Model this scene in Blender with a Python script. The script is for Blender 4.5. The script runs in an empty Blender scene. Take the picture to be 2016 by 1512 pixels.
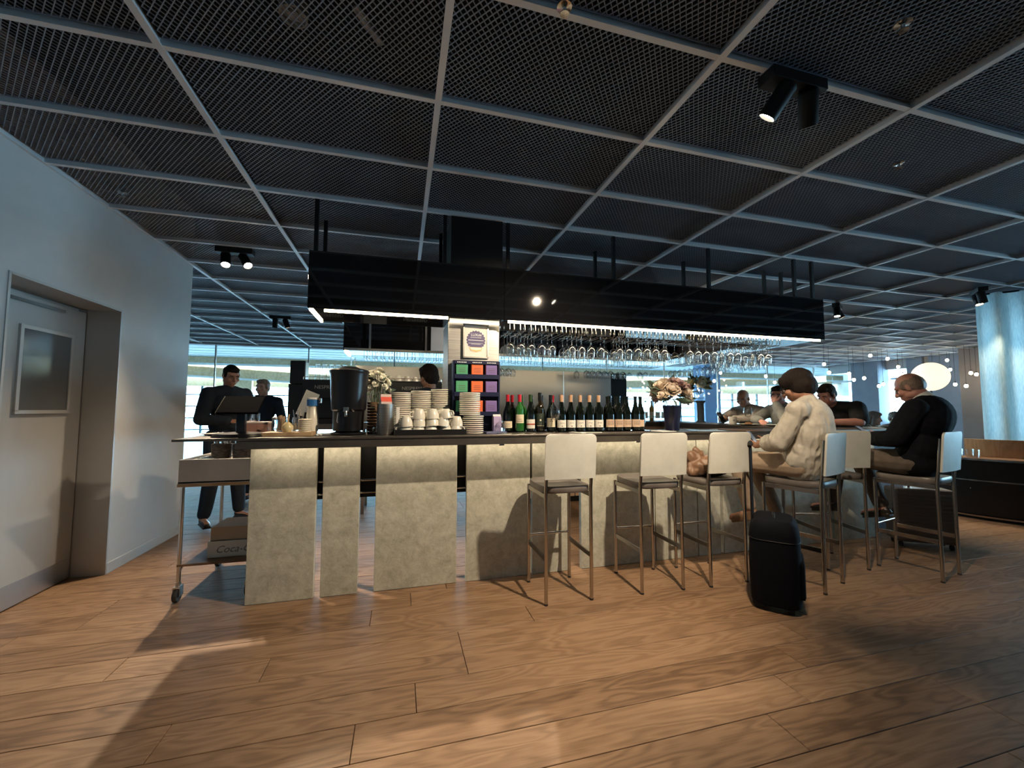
import bpy, bmesh, math, random
from mathutils import Vector, Matrix, Quaternion, noise
R_ = random.Random(7)
PI = math.pi
sc = bpy.context.scene
C = sc.collection

# ------------------------------------------------------------------ camera
F_PX, YAW, PITCH, ROLL = 800.36, 0.265479, 0.0620236, 0.0023727
CAM_H = 1.32
def cam_axes():
    f = Vector((math.sin(YAW)*math.cos(PITCH), math.cos(YAW)*math.cos(PITCH), math.sin(PITCH)))
    r = Vector((math.cos(YAW), -math.sin(YAW), 0)); u = r.cross(f)
    c, s = math.cos(ROLL), math.sin(ROLL)
    return c*r+s*u, -s*r+c*u, f
cr, cu, cf = cam_axes()
cd = bpy.data.cameras.new('camera'); cam = bpy.data.objects.new('camera', cd); C.objects.link(cam)
cd.sensor_width = 36; cd.lens = F_PX/2016*36; cd.clip_start = 0.02; cd.clip_end = 400
m = Matrix.Identity(4)
for k in range(3):
    m[k][0] = cr[k]; m[k][1] = cu[k]; m[k][2] = -cf[k]
m[2][3] = CAM_H
cam.matrix_world = m
sc.camera = cam

# ------------------------------------------------------------------ world, view
w = bpy.data.worlds.new('sky'); sc.world = w; w.use_nodes = True
bg = w.node_tree.nodes['Background']
bg.inputs[0].default_value = (0.42, 0.76, 1.0, 1); bg.inputs[1].default_value = 14
sc.view_settings.view_transform = 'Standard'; sc.view_settings.look = 'None'
sc.view_settings.gamma = 1; sc.view_settings.use_curve_mapping = False
sc.view_settings.exposure = 0.95
cy = sc.cycles
cy.use_denoising = True; cy.adaptive_threshold = .03; cy.max_bounces = 8; cy.diffuse_bounces = 3; cy.glossy_bounces = 5
cy.transmission_bounces = 8; cy.transparent_max_bounces = 18; cy.sample_clamp_indirect = 6
cy.caustics_reflective = False; cy.caustics_refractive = False

def portal(name, loc, rot, sx, sy):
    l = bpy.data.lights.new(name, 'AREA'); l.shape = 'RECTANGLE'; l.size = sx; l.size_y = sy
    l.cycles.is_portal = True
    o = bpy.data.objects.new(name, l); C.objects.link(o); o.location = loc; o.rotation_euler = rot
    return o
# window openings through which the sky lights the room (portals only guide the sampling)
portal('sky_portal_far', (5.5, 25.6, 1.9), (-PI/2, 0, 0), 44, 2.6)
portal('sky_portal_right', (9.36, 1.42, 1.7), (0, PI/2, 0), 1.6, 3.7)
portal('sky_portal_side', (15.6, 9.1, 1.8), (0, PI/2, 0), 2.2, 4.0)

# ------------------------------------------------------------------ mesh helpers
class MB:
    def __init__(s): s.v = []; s.f = []; s.mi = []; s.cur = 0
    def add(s, vs, fs):
        n = len(s.v); s.v += [tuple(p) for p in vs]
        for f in fs: s.f.append(tuple(i+n for i in f)); s.mi.append(s.cur)
        return s
    def box(s, x0, x1, y0, y1, z0, z1, M=None):
        vs = [Vector((x, y, z)) for z in (z0, z1) for y in (y0, y1) for x in (x0, x1)]
        if M is not None: vs = [M @ p for p in vs]
        return s.add(vs, [(0,2,3,1),(4,5,7,6),(0,1,5,4),(2,6,7,3),(0,4,6,2),(1,3,7,5)])
    def bar(s, a, b, w, h, up=(0,0,1)):
        a, b = Vector(a), Vector(b); d = (b-a); L = d.length; d.normalize()
        u = Vector(up); x = d.cross(u)
        if x.length < 1e-6: x = d.cross(Vector((1,0,0)))
        x.normalize(); u = x.cross(d)
        vs = []
        for p in (a, b):
            for sx, sz in ((-1,-1),(1,-1),(1,1),(-1,1)): vs.append(p + x*sx*w/2 + u*sz*h/2)
        return s.add(vs, [(0,1,2,3),(7,6,5,4),(0,4,5,1),(1,5,6,2),(2,6,7,3),(3,7,4,0)])
    def tube(s, pts, r, seg=8, cap=True, closed=False):
        pts = [Vector(p) for p in pts]; n = len(pts)
        rs = list(r) if isinstance(r, (list, tuple)) else [r]*n
        rings = []; ref = None
        for i, p in enumerate(pts):
            if closed: t = (pts[(i+1) % n]-pts[i-1])
            else: t = pts[min(i+1, n-1)]-pts[max(i-1, 0)]
            t = t.normalized() if t.length > 1e-9 else Vector((0,0,1))
            if ref is None:
                ref = t.cross(Vector((0,0,1)))
                if ref.length < 1e-3: ref = t.cross(Vector((1,0,0)))
            ref = (ref - t*ref.dot(t)); ref.normalize(); b = t.cross(ref)
            rings.append([p + (ref*math.cos(2*PI*k/seg)+b*math.sin(2*PI*k/seg))*rs[i] for k in range(seg)])
        vs = [q for ri in rings for q in ri]; fs = []
        m_ = n if closed else n-1
        for i in range(m_):
            j = (i+1) % n
            for k in range(seg):
                l = (k+1) % seg; fs.append((i*seg+k, i*seg+l, j*seg+l, j*seg+k))
        if cap and not closed:
            fs.append(tuple(range(seg-1, -1, -1))); fs.append(tuple((n-1)*seg+k for k in range(seg)))
        return s.add(vs, fs)
    def lathe(s, prof, seg=20, c=(0,0,0), M=None, a0=0, a1=2*PI):
        full = abs(a1-a0-2*PI) < 1e-6; cols = seg if full else seg+1
        vs = []; n = len(prof)
        for r, z in prof:
            for k in range(cols):
                a = a0+(a1-a0)*k/seg
                p = Vector((r*math.cos(a), r*math.sin(a), z))
                if M is not None: p = M @ p
                vs.append(p+Vector(c))
        fs = []
        for i in range(n-1):
            for k in range(seg):
                l = (k+1) % cols
                fs.append((i*cols+k, i*cols+l, (i+1)*cols+l, (i+1)*cols+k))
        if full:
            if prof[0][0] > 1e-5: fs.append(tuple(range(cols-1, -1, -1)))
            if prof[-1][0] > 1e-5: fs.append(tuple((n-1)*cols+k for k in range(cols)))
        return s.add(vs, fs)
    def ell(s, c, r, M=None, seg=14, rings=9):
        vs = []; c = Vector(c)
        for i in range(rings+1):
            t = PI*i/rings
            for k in range(seg):
                a = 2*PI*k/seg
                p = Vector((r[0]*math.sin(t)*math.cos(a), r[1]*math.sin(t)*math.sin(a), -r[2]*math.cos(t)))
                if M is not None: p = M @ p
                vs.append(p+c)
        fs = []
        for i in range(rings):
            for k in range(seg):
                l = (k+1) % seg; fs.append((i*seg+k, i*seg+l, (i+1)*seg+l, (i+1)*seg+k))
        return s.add(vs, fs)
    def cap(s, a, b, ra, rb, seg=12):
        a, b = Vector(a), Vector(b); d = b-a; L = d.length
        q = Vector((0,0,1)).rotation_difference(d if L > 1e-6 else Vector((0,0,1))).to_matrix()
        prof = []
        for i in range(5): t = -PI/2+PI/2*i/4; prof.append((max(ra*math.cos(t),1e-4), ra*math.sin(t)))
        for i in range(5): t = PI/2*i/4; prof.append((max(rb*math.cos(t),1e-4), L+rb*math.sin(t)))
        return s.lathe(prof, seg, a, q)
    def chain(s, pts, rs, seg=12):
        for i in range(len(pts)-1): s.cap(pts[i], pts[i+1], rs[i], rs[i+1], seg)
        return s
    def prism(s, poly, z0, z1, M=None):
        n = len(poly)
        vs = [Vector((x,y,z0)) for x,y in poly]+[Vector((x,y,z1)) for x,y in poly]
        if M is not None: vs = [M @ p for p in vs]
        fs = [tuple(range(n-1,-1,-1)), tuple(range(n,2*n))]
        for i in range(n): j = (i+1) % n; fs.append((i, j, n+j, n+i))
        return s.add(vs, fs)
    def mesh(s, name, mats, smooth=False, bevel=0, bseg=2):
        me = bpy.data.meshes.new(name); me.from_pydata(s.v, [], s.f)
        for mt in (mats if isinstance(mats, (list, tuple)) else [mats]):
            if mt is not None: me.materials.append(mt)
        if any(s.mi): me.polygons.foreach_set('material_index', s.mi)
        bm = bmesh.new(); bm.from_mesh(me)
        if smooth: bmesh.ops.remove_doubles(bm, verts=bm.verts, dist=1e-5)
        if bevel:
            es = [e for e in bm.edges if len(e.link_faces) == 2 and e.calc_face_angle(0) > 0.6]
            bmesh.ops.bevel(bm, geom=es, offset=bevel, segments=bseg, affect='EDGES', profile=0.5)
        bmesh.ops.recalc_face_normals(bm, faces=bm.faces)
        bm.to_mesh(me); bm.free()
        if smooth:
            me.polygons.foreach_set('use_smooth', [True]*len(me.polygons))
            me.set_sharp_from_angle(angle=0.7)
        me.update()
        return me
    def build(s, name, mat, parent=None, smooth=False, bevel=0, loc=None, bseg=2):
        return obj(name, s.mesh(name, mat, smooth, bevel, bseg), parent, loc)

def obj(name, me, parent=None, loc=None, rot=None):
    o = bpy.data.objects.new(name, me); C.objects.link(o)
    if parent is not None: o.parent = parent
    if loc is not None: o.location = loc
    if rot is not None: o.rotation_euler = rot
    return o
def tag(o, label, cat, group=None):
    o['label'] = label; o['category'] = cat
    if group: o['group'] = group
    return o
def struct(o): o['kind'] = 'structure'; return o
def stuff(o): o['kind'] = 'stuff'; return o
def thing(name, label, cat, loc=(0,0,0), rz=0, group=None):
    o = bpy.data.objects.new(name, None); C.objects.link(o); o.empty_display_size = 0.1
    o.location = loc; o.rotation_euler = (0,0,rz)
    return tag(o, label, cat, group)
def dup(root, loc, rz=None, label=None, group=None, rot=None):
    def cp(o, par):
        c = o.copy(); C.objects.link(c); c.parent = par
        for ch in [x for x in kids.get(o, [])]: cp(ch, c)
        return c
    kids = {}
    for ob in root.children_recursive: kids.setdefault(ob.parent, []).append(ob)
    r = cp(root, None); r.location = loc
    if rz is not None: r.rotation_euler = (0,0,rz)
    if rot is not None: r.rotation_euler = rot
    if label: r['label'] = label
    if group: r['group'] = group
    return r
def text(name, body, size, mat, parent, loc, rot, ext=0.0006, align='CENTER', shear=0, sx=1):
    cu_ = bpy.data.curves.new(name, 'FONT'); cu_.body = body; cu_.size = size; cu_.extrude = ext
    cu_.align_x = align; cu_.align_y = 'CENTER'; cu_.shear = shear; cu_.resolution_u = 3
    t = bpy.data.objects.new(name, cu_); C.objects.link(t)
    dg = bpy.context.evaluated_depsgraph_get(); dg.update()
    me = bpy.data.meshes.new_from_object(t.evaluated_get(dg)); bpy.data.objects.remove(t); bpy.data.curves.remove(cu_)
    me.name = name; me.materials.clear(); me.materials.append(mat)
    o = obj(name, me, parent, loc, rot); o.scale = (sx,1,1)
    return o

# ------------------------------------------------------------------ materials
def mat(name, col=(.5,.5,.5), rough=.5, metal=0, emit=None, es=0, spec=None, coat=0, trans=0, alpha=None):
    mt = bpy.data.materials.new(name); mt.use_nodes = True
    b = mt.node_tree.nodes['Principled BSDF']
    b.inputs['Base Color'].default_value = (*col, 1); b.inputs['Roughness'].default_value = rough
    b.inputs['Metallic'].default_value = metal
    if emit: b.inputs['Emission Color'].default_value = (*emit, 1); b.inputs['Emission Strength'].default_value = es
    if spec is not None: b.inputs['Specular IOR Level'].default_value = spec
    if coat: b.inputs['Coat Weight'].default_value = coat
    if trans: b.inputs['Transmission Weight'].default_value = trans
    return mt
def nd(mt, typ, **kw):
    n = mt.node_tree.nodes.new(typ)
    for k, v in kw.items():
        if k.startswith('i_'):
            key = k[2:].replace('_', ' ')
            n.inputs[int(key) if key.isdigit() else key].default_value = v
        else: setattr(n, k, v)
    return n
def ln(mt, a, b): mt.node_tree.links.new(a, b)
def bsdf(mt): return mt.node_tree.nodes['Principled BSDF']
def ramp(mt, stops):
    r = nd(mt, 'ShaderNodeValToRGB'); e = r.color_ramp.elements
    while len(e) < len(stops): e.new(0.5)
    for k, (p, c) in enumerate(stops): e[k].position = p; e[k].color = (*c, 1)
    return r
def noisy(mt, stops, scale=4, detail=6, rough=.6, dist=0, coord='Object', mapping=(1,1,1), bump=0, bscale=None, bdist=.01):
    tc = nd(mt, 'ShaderNodeTexCoord'); mp = nd(mt, 'ShaderNodeMapping'); mp.inputs['Scale'].default_value = mapping
    ln(mt, tc.outputs[coord], mp.inputs['Vector'])
    n = nd(mt, 'ShaderNodeTexNoise', i_Scale=scale, i_Detail=detail, i_Roughness=rough, i_Distortion=dist)
    ln(mt, mp.outputs[0], n.inputs['Vector'])
    r = ramp(mt, stops); ln(mt, n.outputs['Fac'], r.inputs[0]); ln(mt, r.outputs[0], bsdf(mt).inputs['Base Color'])
    if bump:
        n2 = n
        if bscale:
            n2 = nd(mt, 'ShaderNodeTexNoise', i_Scale=bscale, i_Detail=5, i_Roughness=.6); ln(mt, mp.outputs[0], n2.inputs['Vector'])
        bp = nd(mt, 'ShaderNodeBump', i_Strength=bump, i_Distance=bdist); ln(mt, n2.outputs['Fac'], bp.inputs['Height'])
        ln(mt, bp.outputs[0], bsdf(mt).inputs['Normal'])
    return mt

def wood_mat(name, light, mid, dark, rough=.42):
    mt = mat(name, mid, rough)
    tc = nd(mt, 'ShaderNodeTexCoord'); oi = nd(mt, 'ShaderNodeObjectInfo')
    off = nd(mt, 'ShaderNodeVectorMath', operation='MULTIPLY'); off.inputs[1].default_value = (37, 91, 13)
    ln(mt, oi.outputs['Random'], off.inputs[0])
    ad = nd(mt, 'ShaderNodeVectorMath', operation='ADD'); ln(mt, tc.outputs['Object'], ad.inputs[0]); ln(mt, off.outputs[0], ad.inputs[1])
    # cathedral grain: noise stretched along the plank feeds a banded wave
    mp = nd(mt, 'ShaderNodeMapping'); mp.inputs['Scale'].default_value = (1.05, 5.5, 1); ln(mt, ad.outputs[0], mp.inputs[0])
    n1 = nd(mt, 'ShaderNodeTexNoise', i_Scale=1.35, i_Detail=2.5, i_Roughness=.45, i_Distortion=.25); ln(mt, mp.outputs[0], n1.inputs['Vector'])
    mul = nd(mt, 'ShaderNodeMath', operation='MULTIPLY'); mul.inputs[1].default_value = 62; ln(mt, n1.outputs['Fac'], mul.inputs[0])
    sn = nd(mt, 'ShaderNodeMath', operation='SINE'); ln(mt, mul.outputs[0], sn.inputs[0])
    mp2 = nd(mt, 'ShaderNodeMapping'); mp2.inputs['Scale'].default_value = (2.5, 60, 1); ln(mt, ad.outputs[0], mp2.inputs[0])
    n2 = nd(mt, 'ShaderNodeTexNoise', i_Scale=2.2, i_Detail=5, i_Roughness=.65); ln(mt, mp2.outputs[0], n2.inputs['Vector'])
    mp3 = nd(mt, 'ShaderNodeMapping'); mp3.inputs['Scale'].default_value = (.8, 3, 1); ln(mt, ad.outputs[0], mp3.inputs[0])
    n3 = nd(mt, 'ShaderNodeTexNoise', i_Scale=1.2, i_Detail=3); ln(mt, mp3.outputs[0], n3.inputs['Vector'])
    a1 = nd(mt, 'ShaderNodeMath', operation='MULTIPLY_ADD'); a1.inputs[1].default_value = .115; a1.inputs[2].default_value = -.11
    ln(mt, sn.outputs[0], a1.inputs[0])
    a2 = nd(mt, 'ShaderNodeMath', operation='MULTIPLY_ADD'); a2.inputs[1].default_value = .5; ln(mt, n2.outputs['Fac'], a2.inputs[0]); ln(mt, a1.outputs[0], a2.inputs[2])
    a3 = nd(mt, 'ShaderNodeMath', operation='MULTIPLY_ADD'); a3.inputs[1].default_value = .5; ln(mt, n3.outputs['Fac'], a3.inputs[0]); ln(mt, a2.outputs[0], a3.inputs[2])
    a4 = nd(mt, 'ShaderNodeMath', operation='MULTIPLY_ADD'); a4.inputs[1].default_value = .14; ln(mt, oi.outputs['Random'], a4.inputs[0]); ln(mt, a3.outputs[0], a4.inputs[2])
    r = ramp(mt, [(.2, dark), (.46, mid), (.75, light)]); ln(mt, a4.outputs[0], r.inputs[0]); ln(mt, r.outputs[0], bsdf(mt).inputs['Base Color'])
    bp = nd(mt, 'ShaderNodeBump', i_Strength=.12, i_Distance=.003); ln(mt, a2.outputs[0], bp.inputs['Height']); ln(mt, bp.outputs[0], bsdf(mt).inputs['Normal'])
    rr = nd(mt, 'ShaderNodeMath', operation='MULTIPLY_ADD'); rr.inputs[1].default_value = .22; rr.inputs[2].default_value = rough-.02
    ln(mt, n3.outputs['Fac'], rr.inputs[0]); ln(mt, rr.outputs[0], bsdf(mt).inputs['Roughness'])
    return mt

def glass_mat(name, tint=(1,1,1), refl=.06, rough=.0, edge=1.0):
    """thin clear glass: transparent with a Fresnel-weighted reflection"""
    mt = bpy.data.materials.new(name); mt.use_nodes = True; nt = mt.node_tree; nt.nodes.clear()
    out = nd(mt, 'ShaderNodeOutputMaterial'); mix = nd(mt, 'ShaderNodeMixShader')
    tr = nd(mt, 'ShaderNodeBsdfTransparent'); tr.inputs[0].default_value = (*tint, 1)
    gl = nd(mt, 'ShaderNodeBsdfGlossy'); gl.inputs['Roughness'].default_value = rough
    lw = nd(mt, 'ShaderNodeLayerWeight', i_Blend=.35)
    ma = nd(mt, 'ShaderNodeMath', operation='MULTIPLY_ADD', use_clamp=True); ma.inputs[1].default_value = .55*edge; ma.inputs[2].default_value = refl
    ln(mt, lw.outputs['Facing'], ma.inputs[0]); ln(mt, ma.outputs[0], mix.inputs[0])
    ln(mt, tr.outputs[0], mix.inputs[1]); ln(mt, gl.outputs[0], mix.inputs[2]); ln(mt, mix.outputs[0], out.inputs[0])
    return mt

M = {}
M['oak'] = wood_mat('oak_floor', (.36,.225,.132), (.265,.155,.086), (.145,.079,.041))
M['oak_light'] = wood_mat('light_oak', (.62,.42,.24), (.52,.34,.18), (.36,.21,.1), .5)
M['timber'] = wood_mat('glulam_timber', (.80,.62,.40), (.72,.53,.32), (.58,.40,.22), .6)
M['walnut'] = wood_mat('dark_wood', (.22,.12,.06), (.15,.08,.04), (.08,.04,.02), .4)
M['wall'] = noisy(mat('grey_plaster', rough=.55), [(.25,(.47,.47,.465)),(.5,(.55,.55,.545)),(.75,(.62,.62,.615))], 1.1, 5, .6, .4, bump=.08, bscale=30, bdist=.004)
M['slab'] = noisy(mat('pale_concrete', rough=.6), [(.25,(.22,.22,.175)),(.42,(.42,.415,.34)),(.56,(.55,.545,.46)),(.75,(.70,.69,.60))], 10, 11, .82, .35, bump=.5, bscale=26, bdist=.004)
M['slab_edge'] = noisy(mat('concrete_edge', rough=.7), [(.3,(.2,.19,.16)),(.7,(.36,.34,.29))], 12, 6)
M['mesh'] = mat('expanded_metal', (.29,.34,.43), .45, .1)
M['tbar'] = mat('ceiling_runner_paint', (.74,.77,.80), .4, .1)
M['black'] = mat('matt_black', (.006,.006,.007), .55, spec=.3)
M['plenum'] = mat('plenum_black', (.006,.007,.009), .9)
M['gloss_black'] = mat('gloss_black_lacquer', (.006,.006,.007), .035, 0, spec=.5)
M['blackplastic'] = mat('black_plastic', (.006,.006,.008), .28)
M['steel'] = noisy(mat('brushed_steel', rough=.42, metal=1), [(.3,(.28,.275,.26)),(.7,(.42,.41,.39))], 3, 4, .5, 0, mapping=(1,1,60))
M['steel_flat'] = mat('steel_sheet', (.55,.54,.52), .3, 1)
M['worktop'] = noisy(mat('steel_worktop', rough=.42, metal=.7), [(.3,(.10,.09,.08)),(.7,(.15,.135,.12))], 6, 5, .6, 0, mapping=(1,20,1))
M['chrome'] = mat('chrome', (.62,.6,.57), .16, 1)
M['darkchrome'] = mat('satin_steel', (.36,.335,.31), .25, 1)
M['seat'] = noisy(mat('taupe_leather', rough=.38), [(.3,(.12,.105,.095)),(.7,(.19,.165,.15))], 9, 4, bump=.05, bscale=120, bdist=.002)
M['cream'] = noisy(mat('offwhite_laminate', rough=.5), [(.3,(.56,.56,.51)),(.7,(.68,.68,.62))], 6, 6, bump=.03, bscale=60)
M['led'] = mat('warm_led', (1,.9,.7), .5, emit=(1.0,.80,.50), es=16)
M['led2'] = mat('warm_led_dim', (1,.9,.7), .5, emit=(1.0,.82,.58), es=8)
M['col_glow'] = mat('added_column_glow', (1,.9,.7), .5, emit=(1.0,.82,.58), es=2.2)
M['lamp'] = mat('spot_lens', (1,.95,.85), .4, emit=(1.0,.88,.66), es=40)
M['bulb'] = mat('bulb_glow', (1,.95,.85), .4, emit=(1.0,.82,.55), es=26)
M['ceramic'] = mat('white_ceramic', (.72,.69,.60), .22, coat=.3)
M['white'] = mat('white_paper', (.8,.79,.76), .6)
M['glass'] = glass_mat('clear_glass', (.985,.99,.99), .05)
M['pane'] = glass_mat('window_pane', (.96,.98,.985), .03, edge=.25)
M['text_white'] = mat('white_print', (.85,.85,.82), .6)
M['rubber'] = mat('black_rubber', (.02,.02,.02), .7)
M['navy'] = mat('navy_lacquer', (.012,.016,.05), .3)
M['skin'] = noisy(mat('skin_fair', rough=.5), [(.3,(.50,.27,.19)),(.7,(.60,.35,.26))], 14, 4)
M['skin_tan'] = noisy(mat('skin_tan', rough=.5), [(.3,(.36,.17,.105)),(.7,(.44,.225,.145))], 14, 4)
M['skin_pink'] = noisy(mat('skin_ruddy', rough=.5), [(.3,(.50,.23,.18)),(.7,(.58,.30,.235))], 14, 4)
M['hair_dark'] = noisy(mat('dark_brown_hair', rough=.7, spec=.25), [(.35,(.006,.004,.003)),(.7,(.022,.012,.009))], 5, 4, mapping=(40,40,6), bump=.6, bdist=.006)
M['hair_brown'] = noisy(mat('brown_hair', rough=.7, spec=.25), [(.35,(.014,.008,.005)),(.7,(.045,.025,.015))], 5, 4, mapping=(40,40,6), bump=.5, bdist=.005)
M['hair_grey'] = noisy(mat('thin_grey_hair', rough=.55), [(.35,(.16,.11,.08)),(.7,(.34,.25,.19))], 5, 4, mapping=(40,40,6), bump=.4, bdist=.004)
M['linen'] = noisy(mat('beige_linen', rough=.85), [(.3,(.52,.475,.40)),(.7,(.66,.615,.53))], 22, 5, bump=.15, bscale=260, bdist=.002)
M['beige_trouser'] = noisy(mat('beige_trousers', rough=.85), [(.3,(.36,.265,.185)),(.7,(.45,.34,.25))], 20, 5, bump=.1, bscale=200, bdist=.002)
M['suit'] = noisy(mat('navy_suit', rough=.9, spec=.15), [(.3,(.0035,.004,.007)),(.7,(.007,.008,.012))], 20, 5, bump=.08, bscale=220, bdist=.002)
M['brown_trouser'] = noisy(mat('brown_trousers', rough=.85), [(.3,(.085,.065,.05)),(.7,(.125,.098,.078))], 20, 5)
M['black_tee'] = noisy(mat('black_cotton', rough=.85), [(.3,(.004,.004,.005)),(.7,(.008,.008,.009))], 20, 5)
M['grey_shirt'] = noisy(mat('grey_green_shirt', rough=.85), [(.3,(.19,.195,.18)),(.7,(.27,.275,.255))], 20, 5)
M['tan_shirt'] = noisy(mat('pale_taupe_shirt', rough=.85), [(.3,(.33,.29,.25)),(.7,(.42,.37,.32))], 20, 5)
M['uniform'] = noisy(mat('navy_uniform', rough=.85), [(.3,(.005,.010,.02)),(.7,(.009,.017,.03))], 20, 5)
M['case'] = noisy(mat('black_nylon', rough=.8, spec=.15), [(.3,(.002,.0025,.005)),(.7,(.004,.005,.009))], 60, 3, bump=.1, bscale=300, bdist=.001)
M['shoe'] = mat('dark_leather', (.022,.016,.012), .35)
def cells_off(): pass

# ------------------------------------------------------------------ the setting
CEIL = 2.895; WX = -2.25
# floor: sub-floor slab + oak planks near the camera
fl = MB().box(-7, 16.2, -3.6, 11.4, -.12, -.0125)
floor = struct(fl.build('floor', M['oak']))
PW, PL = .2, 2.2
plank_me = MB().box(0, PL-.003, 0, PW-.003, -.012, 0).mesh('plank', M['oak'], bevel=.0015, bseg=1)
short_me = MB().box(0, PL*.45-.003, 0, PW-.003, -.012, 0).mesh('plank_short', M['oak'], bevel=.0015, bseg=1)
y = .9; r = 0
while y < 6.9:
    x = -3.1 - [0, .73, 1.5, .36, 1.13][r % 5] - .11*((r*7) % 5)
    k = 0
    while x < 8.6:
        sh = (r*3+k) % 7 == 2
        if not (x+PL < WX-.25 and y < 5.1): obj('plank', short_me if sh else plank_me, floor, (x, y, 0))
        x += PL*.45 if sh else PL; k += 1
    y += PW; r += 1
# planks further off, too far to tell apart: one joined part
far = MB()
y = -3.5
while y < 11.3:
    if y < .85 or y > 6.85:
        x = -6.9 - .37*(int(y*10) % 4)
        while x < 16: far.box(x, min(x+PL-.004, 16.1), y, y+PW-.004, -.012, 0); x += PL
    elif True:
        x = 8.6+PL
        while x < 15.5: far.box(x, x+PL-.004, y, y+PW-.004, -.012, 0); x += PL
    y = round(y+PW, 3)
stuff(far.build('far_planks', M['oak'], floor))

# ceiling: black plenum slab, lay-in grid of runners, expanded-metal panels
GX, GY, CX, CY = -1.0466, 1.4232, 1.2, .6
ceiling = struct(MB().box(-7, 16.2, -3.6, 11.4, 3.5, 3.6).box(-7, 16.2, -3.6, .2, 2.94, 2.96).box(9.26, 9.29, .2, 4.0, 2.94, 3.5).build('ceiling', M['plenum']))  # lower sheet and side strip: unseen black blockers against bright fascia reflections
for j in range(-8, 17):
    yy = GY+CY*j
    if yy > 11.3: break
    MB().box(-6.9, 16.1, yy-.014, yy+.014, CEIL-.004, CEIL).box(-6.9, 16.1, yy-.002, yy+.002, CEIL, CEIL+.04).build('cross_runner', M['tbar'], ceiling)
for i in range(-5, 15):
    xx = GX+CX*i
    if xx > 16: break
    MB().box(xx-.016, xx+.016, -3.5, 11.3, CEIL-.006, CEIL-.001).box(xx-.002, xx+.002, -3.5, 11.3, CEIL, CEIL+.04).build('main_runner', M['tbar'], ceiling)
pm = MB(); nx, ny = 40, 16; ex, ey = CX-.03, CY-.03
def clipseg(p, q):
    # clip a segment to the panel rectangle
    t0, t1 = 0, 1; d = (q[0]-p[0], q[1]-p[1])
    for k, hi in ((0, ex), (1, ey)):
        if abs(d[k]) < 1e-9: continue
        a, b = (0-p[k])/d[k], (hi-p[k])/d[k]
        if a > b: a, b = b, a
        t0, t1 = max(t0, a), min(t1, b)
    return None if t1-t0 < 1e-3 else ((p[0]+d[0]*t0, p[1]+d[1]*t0), (p[0]+d[0]*t1, p[1]+d[1]*t1))
dx, dy = ex/nx, ey/ny
for sgn in (1, -1):
    for k in range(-ny, nx+ny+1):
        p = (k*dx, 0); q = (k*dx+sgn*ny*dx, ey)
        c_ = clipseg(p, q)
        if c_: pm.bar((c_[0][0], c_[0][1], .03+.0012*sgn), (c_[1][0], c_[1][1], .03+.0012*sgn), .0038, .0036)
pm.box(0, ex, 0, .004, .026, .034).box(0, ex, ey-.004, ey, .026, .034)
panel_me = pm.mesh('mesh_panel', M['mesh'])
n = 0; rest = []
for i in range(-3, 14):
    for j in range(-2, 17):
        x0, y0 = GX+CX*i+.015, GY+CY*j+.015
        if y0+ey > 11.25: continue
        if x0+ex < WX-.1 and y0+ey < 5.0: continue
        obj('mesh_panel', panel_me, ceiling, (x0, y0, CEIL)); n += 1
# edge of the ceiling towards the hall
struct(MB().box(-7, 16.2, 11.32, 11.42, CEIL-.03, 4.1).build('trim_1', M['wall']))

# left wall with a deep door recess
DY0, DY1, DZ = 3.06, 4.05, 2.12; DX = -2.47
wl = MB().box(WX-.9, WX, -3.6, DY0, 0, 3.5).box(WX-.9, WX, DY1, 5.18, 0, 3.5).box(WX-.9, WX, DY0, DY1, DZ, 3.5).box(WX-.9, DX-.06, DY0, DY1, 0, DZ)
struct(wl.build('wall_left', M['wall']))
struct(MB().box(WX, WX+.008, DY1+.004, 5.18, 0, .085).box(WX, WX+.008, -3.5, DY0-.004, 0, .085).build('baseboard_left', M['wall'], bevel=.002))
fr = MB()
for (a, b, z0, z1) in ((DY0-.012, DY0+.004, 0, DZ+.012), (DY1-.004, DY1+.012, 0, DZ+.012)):
    fr.box(WX-.22, WX+.006, a, b, z0, z1)
fr.box(WX-.22, WX+.006, DY0, DY1, DZ-.004, DZ+.012)
M['frame'] = mat('steel_frame_paint', (.46,.46,.45), .4, .3)
M['door'] = noisy(mat('grey_door_laminate', rough=.45), [(.3,(.36,.36,.355)),(.7,(.43,.43,.42))], 2, 4, mapping=(1,1,.3))
struct(fr.build('trim_2', M['frame']))
d1 = struct(MB().box(DX-.045, DX, DY0+.012, DY1-.012, .006, 2.085).build('door_1', M['door'], bevel=.002))
M['header'] = mat('header_slot', (.05,.045,.04), .6)
pf = MB(); a, b, z0, z1 = 3.47, 3.89, 1.30, 1.865
for bx_ in ((a-.02, b+.02, z0-.02, z0+.006), (a-.02, b+.02, z1-.006, z1+.02)): pf.box(DX, DX+.014, bx_[0], bx_[1], bx_[2], bx_[3])
for ya, yb in ((a-.02, a+.006), (b-.006, b+.02)): pf.box(DX, DX+.014, ya, yb, z0, z1)
pf.build('window_frame', M['frame'], d1, bevel=.001)
M['doorglass'] = mat('reflective_door_glass', (.16,.17,.18), .12, .3)
MB().box(DX+.0005, DX+.006, a, b, z0, z1).build('pane', M['doorglass'], d1)
MB().box(DX+.0005, DX+.02, 3.35, 3.80, 2.03, 2.055).build('closer_arm', M['chrome'], d1, bevel=.002)
MB().box(DX+.0005, DX+.004, DY0+.02, DY1-.02, .01, .16).build('kick_plate', M['steel_flat'], d1)

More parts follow.
